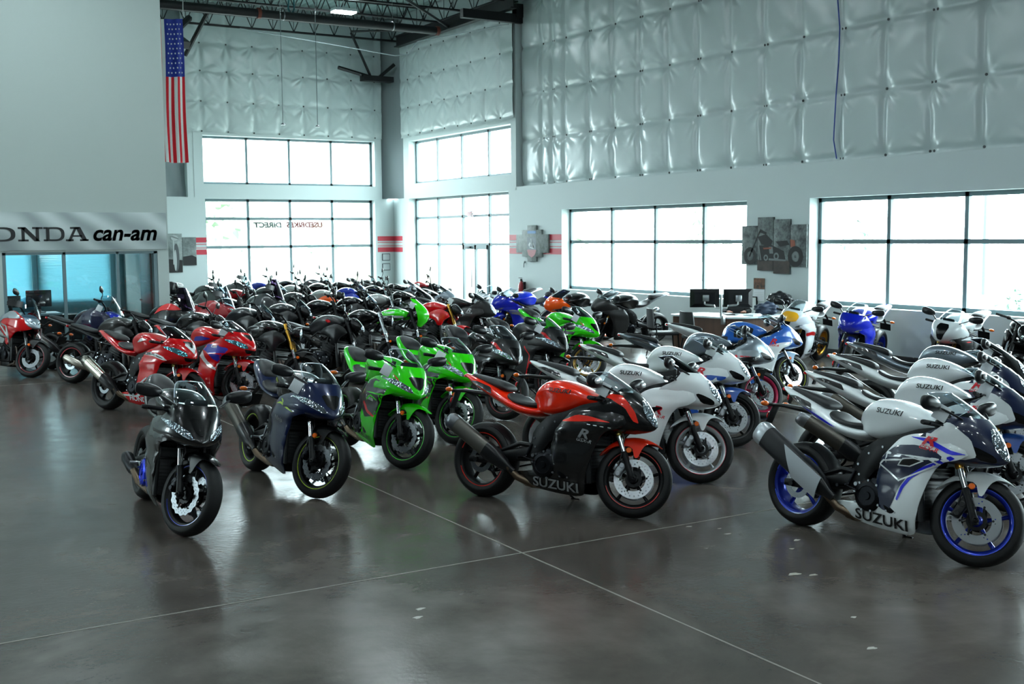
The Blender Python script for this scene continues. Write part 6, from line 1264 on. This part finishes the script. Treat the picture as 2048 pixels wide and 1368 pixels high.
A = [(sport, 'white and navy sport motorcycle with blue wheels, closest of the right-hand white row', (6.36, 5.50), (.10, -1), S_A1, 'blue-wheeled white bike', (.52, -.25, .99)),
     (sport, 'white sport motorcycle with pale blue front fender behind the blue-wheeled white one', (7.62, 6.22), (.45, -.89), S_A2, 'white bike behind the blue-wheeled one', None),
     (sport, 'third white sport motorcycle from the front in the right-hand row, dark nose', (8.85, 7.12), (.45, -.89), dict(S_A2, c1=W), 'third white bike of the right-hand row', None),
     (sport, 'silver-tanked sport motorcycle with black nose at the back of the right-hand row', (9.95, 7.90), (.45, -.89), S_A4, 'silver-tanked bike at right', (.5, -.22, .97)),
     (sport, 'orange and black sport motorcycle in the centre foreground', (5.04, 7.72), (.41, -.91), S_B1, 'orange and black bike', (.52, -.25, .99)),
     (sport, 'white sport motorcycle with silver front wheel directly behind the orange and black one', (6.21, 8.35), (.55, -.83), S_B2, None, None),
     (sport, 'white sport motorcycle with mid blue lower panels and blue front fender', (7.60, 9.49), (.60, -.80), S_B3, 'white bike with blue lower panels', (.52, -.25, .99)),
     (sport, 'silver and black sport motorcycle with crimson wheels', (9.01, 10.55), (.80, -.60), S_B4, None, None),
     (sport, 'blue and white sport motorcycle with lime-taped front wheel before the walnut desk', (10.60, 11.60), (.88, -.47), S_B5, None, None),
     (sport, 'all-black sport motorcycle with blue rim tape at the lower left', (2.25, 9.16), (-.04, -1), S_D0, None, None),
     (sport, 'dark navy sport motorcycle with lime rim tape, second in the front left row', (3.48, 9.80), (.04, -1), S_D1, 'navy bike with lime accents', (.60, -.25, .93)),
     (sport, 'bright green and black sport motorcycle, nearer of the two green neighbours', (4.68, 10.53), (.0, -1), S_D2, 'nearer green bike', (.62, -.255, .92)),
     (sport, 'bright green sport motorcycle behind the orange tail, farther of the two green neighbours', (5.70, 11.38), (.0, -1), dict(S_D2), 'farther green bike', (.62, -.255, .92)),
     (sport, 'glossy black sport motorcycle with red nose flash and clear screen beside the green pair', (6.95, 12.50), (.02, -1), S_D4, None, None),
     (sport, 'matte grey black sport motorcycle with red outlined fairing edge', (8.18, 13.40), (.10, -1), S_D5, 'matte black bike with red edges', (.58, -.25, .96)),
     (sport, 'green and black sport motorcycle with gold wheels', (9.78, 15.0), (.20, -.98), S_D6, 'green bike with gold wheels', (.60, -.25, .94)),
     (sport, 'red sport motorcycle with white chevrons and no mirrors at the left', (3.42, 14.78), (.42, -.91), S_E1, None, None),
     (sport, 'red, blue and white sport motorcycle with amber fork reflectors', (4.32, 15.30), (.47, -.88), S_E2, 'red, blue and white bike', (.50, -.225, .94)),
     (upright, 'black naked motorcycle with gold fork tubes', (5.32, 15.90), (.54, -.84), dict(forkm=GOLD, light='round', mirrors=0, rise=.10, ct=BLK, extra=[lambda b, tk: marks(b, 1, 'Indian', 'ind', lambda q: 'tanknak', lambda q: tk, TG, (.08, .89), .06, 0, .3, .01, 1.1)]), None, None),
     (upright, 'black muscle naked motorcycle with orange fork reflector, beside the gold-forked one', (6.50, 16.50), (.54, -.84), dict(ct=mat('matte black tank', '1c1c1f', .42, 0, .3), mshape='round', rise=.12, extra=[lambda b, tk: blaze(b, 'nredtk', [rc([(.16, .95), (.22, .96), (.26, .92), (.2, .91)], .2, 1)], lambda q: 'tanknak', lambda q: tk, DECR)]), None, None),
     (upright, 'black trellis-framed motorcycle with pale grey fork tubes', (7.48, 17.45), (.54, -.84), dict(kind='retro', ct=BLK, forkm=metal('b9c0c2', .3), mirrors=0, rise=.1), None, None),
     (upright, 'green retro motorcycle with bikini fairing and white tank stripe', (8.32, 18.02), (.54, -.84), dict(kind='cafe', tank='caf', c1=GRN, ct=GRN, ctl=GRN, stripe='39e020', mirrors=0, rise=.05, extra=[lambda b, tk: blaze(b, 'cafst', [rc([(-.22, .845), (.05, .86), (.36, .865), (.34, .83), (.0, .815), (-.2, .825)], .15, 1)], lambda q: 'tankcaf', lambda q: tk, DECW), lambda b, tk: marks(b, 1, 'Kawasaki', 'kawt', lambda q: 'tankcaf', lambda q: tk, TW, (.08, .90), .05, 0, .2, .01, 1.2)]), 'green retro bike', (.50, -.12, 1.05)),
     (upright, 'bright red naked motorcycle with gold fork tubes and red front fender', (9.45, 18.75), (.54, -.84), dict(ct=RED, cf=RED, csh=RED, forkm=GOLD, rim=mat('red rim', 'a8182c', .3, .4, .5), mirrors=0, rise=.06, stripe='c81a30'), 'red naked bike', (.50, -.12, 1.05)),
     (upright, 'red and silver adventure motorcycle with tall screen and crash bars at the far left', (2.55, 20.45), (.38, -.93), dict(kind='adv', cs=RED, cn=SILV, ct=SILV, ctl=BLK, crash=1, stripe2=DECS, stripe='c01830', screen=PALE, sh=.34, guards=1), None, None),
     (upright, 'black naked motorcycle with red-taped rear wheel and short silver exhaust', (3.69, 18.05), (.60, -.80), dict(ct=mat('satin black tank', '242424', .35, 0, .5), stripe='c01830', mufm=metal('9a958c', .3), rise=.1, mirrors=0, stub=1), None, None),
     (upright, 'dark blue touring motorcycle with clear screen before the office glass', (3.75, 20.35), (.60, -.80), dict(kind='adv', cs=mat('midnight blue paint', '0c1236', .25, 0, 1.), cn=RBLUE, ct=mat('dark violet tank', '2a2230', .3, .2, 1.), ctl=GREY, screen=SCREEN, sw=.20, sh=.32, guards=0, mirrors=1), 'dark blue touring bike', (.44, -.22, 1.05)),
     (upright, 'black and red three-quarter fairing motorcycle with purple tinted screen', (5.15, 20.9), (.60, -.80), dict(kind='adv', cs=BLK, cn=BLK, ct=BLK, screen=PURPLE, sw=.19, sh=.40, guards=0, stripe2=DECR), None, None),
     (upright, 'dark red adventure motorcycle with mirrors raised before the canvas picture', (6.05, 21.4), (.60, -.80), dict(kind='adv', cs=DRED, cn=DRED, ct=DRED, screen=PALE, sh=.40, sw=.14, guards=1), None, None),
     (sport, 'matte black sport motorcycle with pale tail nearest the walnut desk, facing away left', (14.05, 18.85), (-1, .08), S_H3, None, None),
     (sport, 'orange-nosed sport motorcycle with black tank left of the matte black one', (13.62, 19.95), (-1, .05), S_H2, None, None),
     (sport, 'blue and grey sport motorcycle left of the orange-nosed one', (13.0, 21.10), (-1, .0), S_H1, None, None),
     (sport, 'white and red sport motorcycle under the fire extinguisher', (13.3, 22.5), (-1, .0), S_H0, None, None),
     (sport, 'white and red sport motorcycle with yellow number panel and gold wheels by the window', (14.32, 14.20), (-.92, -.38), S_C1, None, None),
     (sport, 'deep blue sport motorcycle below the right-hand window', (14.35, 12.95), (-.93, -.37), S_C2, None, None),
     (sport, 'white sport motorcycle with red front fender below the right-hand window', (14.25, 11.05), (-.95, -.30), S_C3, None, None),
     (upright, 'black motorcycle cut off by the right edge of the photo', (13.98, 9.80), (-.90, -.44), dict(light='ang', rise=.05, mirrors=0), None, None)]
for fn, label, loc, h, c, what, cp in A:
    lod = 0 if loc[1] < 19.5 else 1
    b = fn(label, loc, hd(*h), c, lod)
    if what: carded(b, what, cp or (.52, -.225, .96))
# back rows: dark machines, each a thing of its own
K = mat('gloss black tank', '0c0d0f', .2, 0, 1.); KK = mat('charcoal tank', '2a2c2f', .3, .3, 1.); WT = mat('pale grey tank', 'b4b8b6', .3, .2, 1.); BT2 = mat('royal blue tank', '1b34b4', .25, 0, 1.); RT = mat('red tank', 'b01822', .25, 0, 1.)
UP = lambda **k: (upright, k)
UV = lambda u, v: (round(.8 * u - .6 * v, 2), round(.6 * u + .8 * v, 2))
rows = [
 ('first back row', [((10.55, 19.75), (sport, dict(S_BK, c1=MBLK, cn=MBLK)))]),
 ('second back row', [(UV(15.1, 11.8), UP(ct=K, rise=.1)), (UV(16.35, 11.75), UP(ct=KK, rise=.08, fly=1)), (UV(17.6, 11.8), UP(ct=KK, rise=.1, fly=1)), (UV(18.8, 11.75), UP(ct=K, kind='retro', rise=.1)), (UV(20.0, 11.75), UP(ct=K, fly=1, mshape='ang', rise=.12)), (UV(21.2, 11.8), UP(ct=WT, kind='retro', rise=.16, forkm=CHROME, stripe='a02028', mshape='round')), (UV(22.45, 11.8), (sport, dict(S_BK))), (UV(23.7, 11.85), (sport, dict(S_BK, cn=SILV, c1=BLK)))]),
 ('third back row', [(UV(18.95, 14.0), UP(ct=K, kind='retro', rise=.14, light='round', mshape='round')), (UV(20.2, 14.05), UP(kind='adv', cs=KK, cn=K, ct=KK, screen=PURPLE, sh=.42, sw=.16, guards=1)), (UV(21.4, 14.0), UP(ct=KK, rise=.14)), (UV(22.6, 14.0), UP(ct=WT, csh=ORANGEP, rise=.14)), (UV(23.8, 14.05), UP(ct=BT2, csh=BT2, fly=1, rise=.14, mshape='ang')), (UV(25.0, 14.0), UP(ct=K, kind='retro', rise=.2, forkm=CHROME, mshape='round')), (UV(26.3, 14.0), (sport, dict(S_BK, ct=BLK, cn=SILV))), (UV(27.55, 14.0), UP(ct=RT, rise=.15))]),
 ('fourth back row', [(UV(21.2, 16.2), UP(kind='adv', ct=K, cs=K, cn=K, topcase=1, rise=.16, sh=.2)), (UV(22.4, 16.25), UP(ct=RT, kind='retro', rise=.16, mshape='round')), (UV(23.6, 16.2), UP(ct=KK, fly=1, rise=.15)), (UV(24.8, 16.25), UP(ct=WT, rise=.15)), (UV(26.0, 16.2), UP(ct=K, kind='retro', rise=.2, forkm=CHROME, mshape='round')), (UV(27.25, 16.2), (sport, dict(S_BK))), (UV(28.5, 16.2), UP(ct=K, rise=.1, mirrors=0))]),
 ('last row by the windows', [(UV(24.2, 18.45), UP(ct=K, kind='retro', rise=.16, mshape='round', forkm=CHROME)), (UV(25.4, 18.45), UP(kind='adv', ct=KK, cs=KK, cn=KK, rise=.15, sh=.3)), (UV(26.6, 18.45), UP(ct=BT2, rise=.16)), (UV(27.85, 18.4), UP(ct=K, kind='retro', rise=.22, mshape='round', forkm=CHROME)), (UV(29.1, 18.3), UP(ct=KK, rise=.15, fly=1))])]
ORD = ['first', 'second', 'third', 'fourth', 'fifth', 'sixth', 'seventh', 'eighth', 'ninth']
CN = {id(K): 'gloss black', id(KK): 'charcoal', id(WT): 'pale grey', id(BT2): 'royal blue', id(RT): 'red tanked'}
for rn, L in rows:
    for i, (loc, (fn, c)) in enumerate(L):
        col = CN.get(id(c.get('ct')), 'black'); kd = 'sport' if fn is sport else {'adv': 'touring', 'retro': 'retro'}.get(c.get('kind', ''), 'naked')
        fn(('%s %s motorcycle, %s from the left in the %s' % (col, kd, ORD[i], rn)) if len(L) > 1 else 'black sport motorcycle right of the red naked one with gold fork tubes', loc, hd(.60 + rnd.uniform(-.05, .05), -.80), c, 2, STW + rnd.uniform(-6, 6), 9, 'dark motorcycles in the back rows')
# ------------------------------------------------------------------ light and camera
w = bpy.data.worlds.new('sky'); SC.world = w; w.use_nodes = True; bg = w.node_tree.nodes['Background']; bg.inputs[0].default_value = (.80, .96, 1.0, 1); bg.inputs[1].default_value = 4.2
f, yaw, pit, roll = 2290., .5424, .0912, -.0080
cam = bpy.data.cameras.new('camera'); co = bpy.data.objects.new('camera', cam); COL.objects.link(co); SC.camera = co
cy_, sy_, cp_, sp_, cr_, sr_ = math.cos(yaw), math.sin(yaw), math.cos(pit), math.sin(pit), math.cos(roll), math.sin(roll)
fw = Vector((sy_ * cp_, cy_ * cp_, -sp_)); rt = Vector((cy_, -sy_, 0)); up_ = rt.cross(fw); R2 = rt * cr_ + up_ * sr_; U2 = -rt * sr_ + up_ * cr_
M = Matrix((R2, U2, -fw)).transposed().to_4x4(); M.translation = (0, 0, 2.2); co.matrix_world = M
cam.sensor_width = 36; cam.lens = f / 2048 * 36; cam.clip_end = 300; cam.dof.use_dof = True; cam.dof.focus_distance = 10.5; cam.dof.aperture_fstop = 6.3
SC.view_settings.view_transform = 'Standard'; SC.view_settings.look = 'None'; SC.view_settings.exposure = 2.32; SC.view_settings.gamma = 1
SC.cycles.use_denoising = True; SC.cycles.max_bounces = 8; SC.cycles.transparent_max_bounces = 16; SC.cycles.caustics_reflective = False; SC.cycles.sample_clamp_indirect = 6.
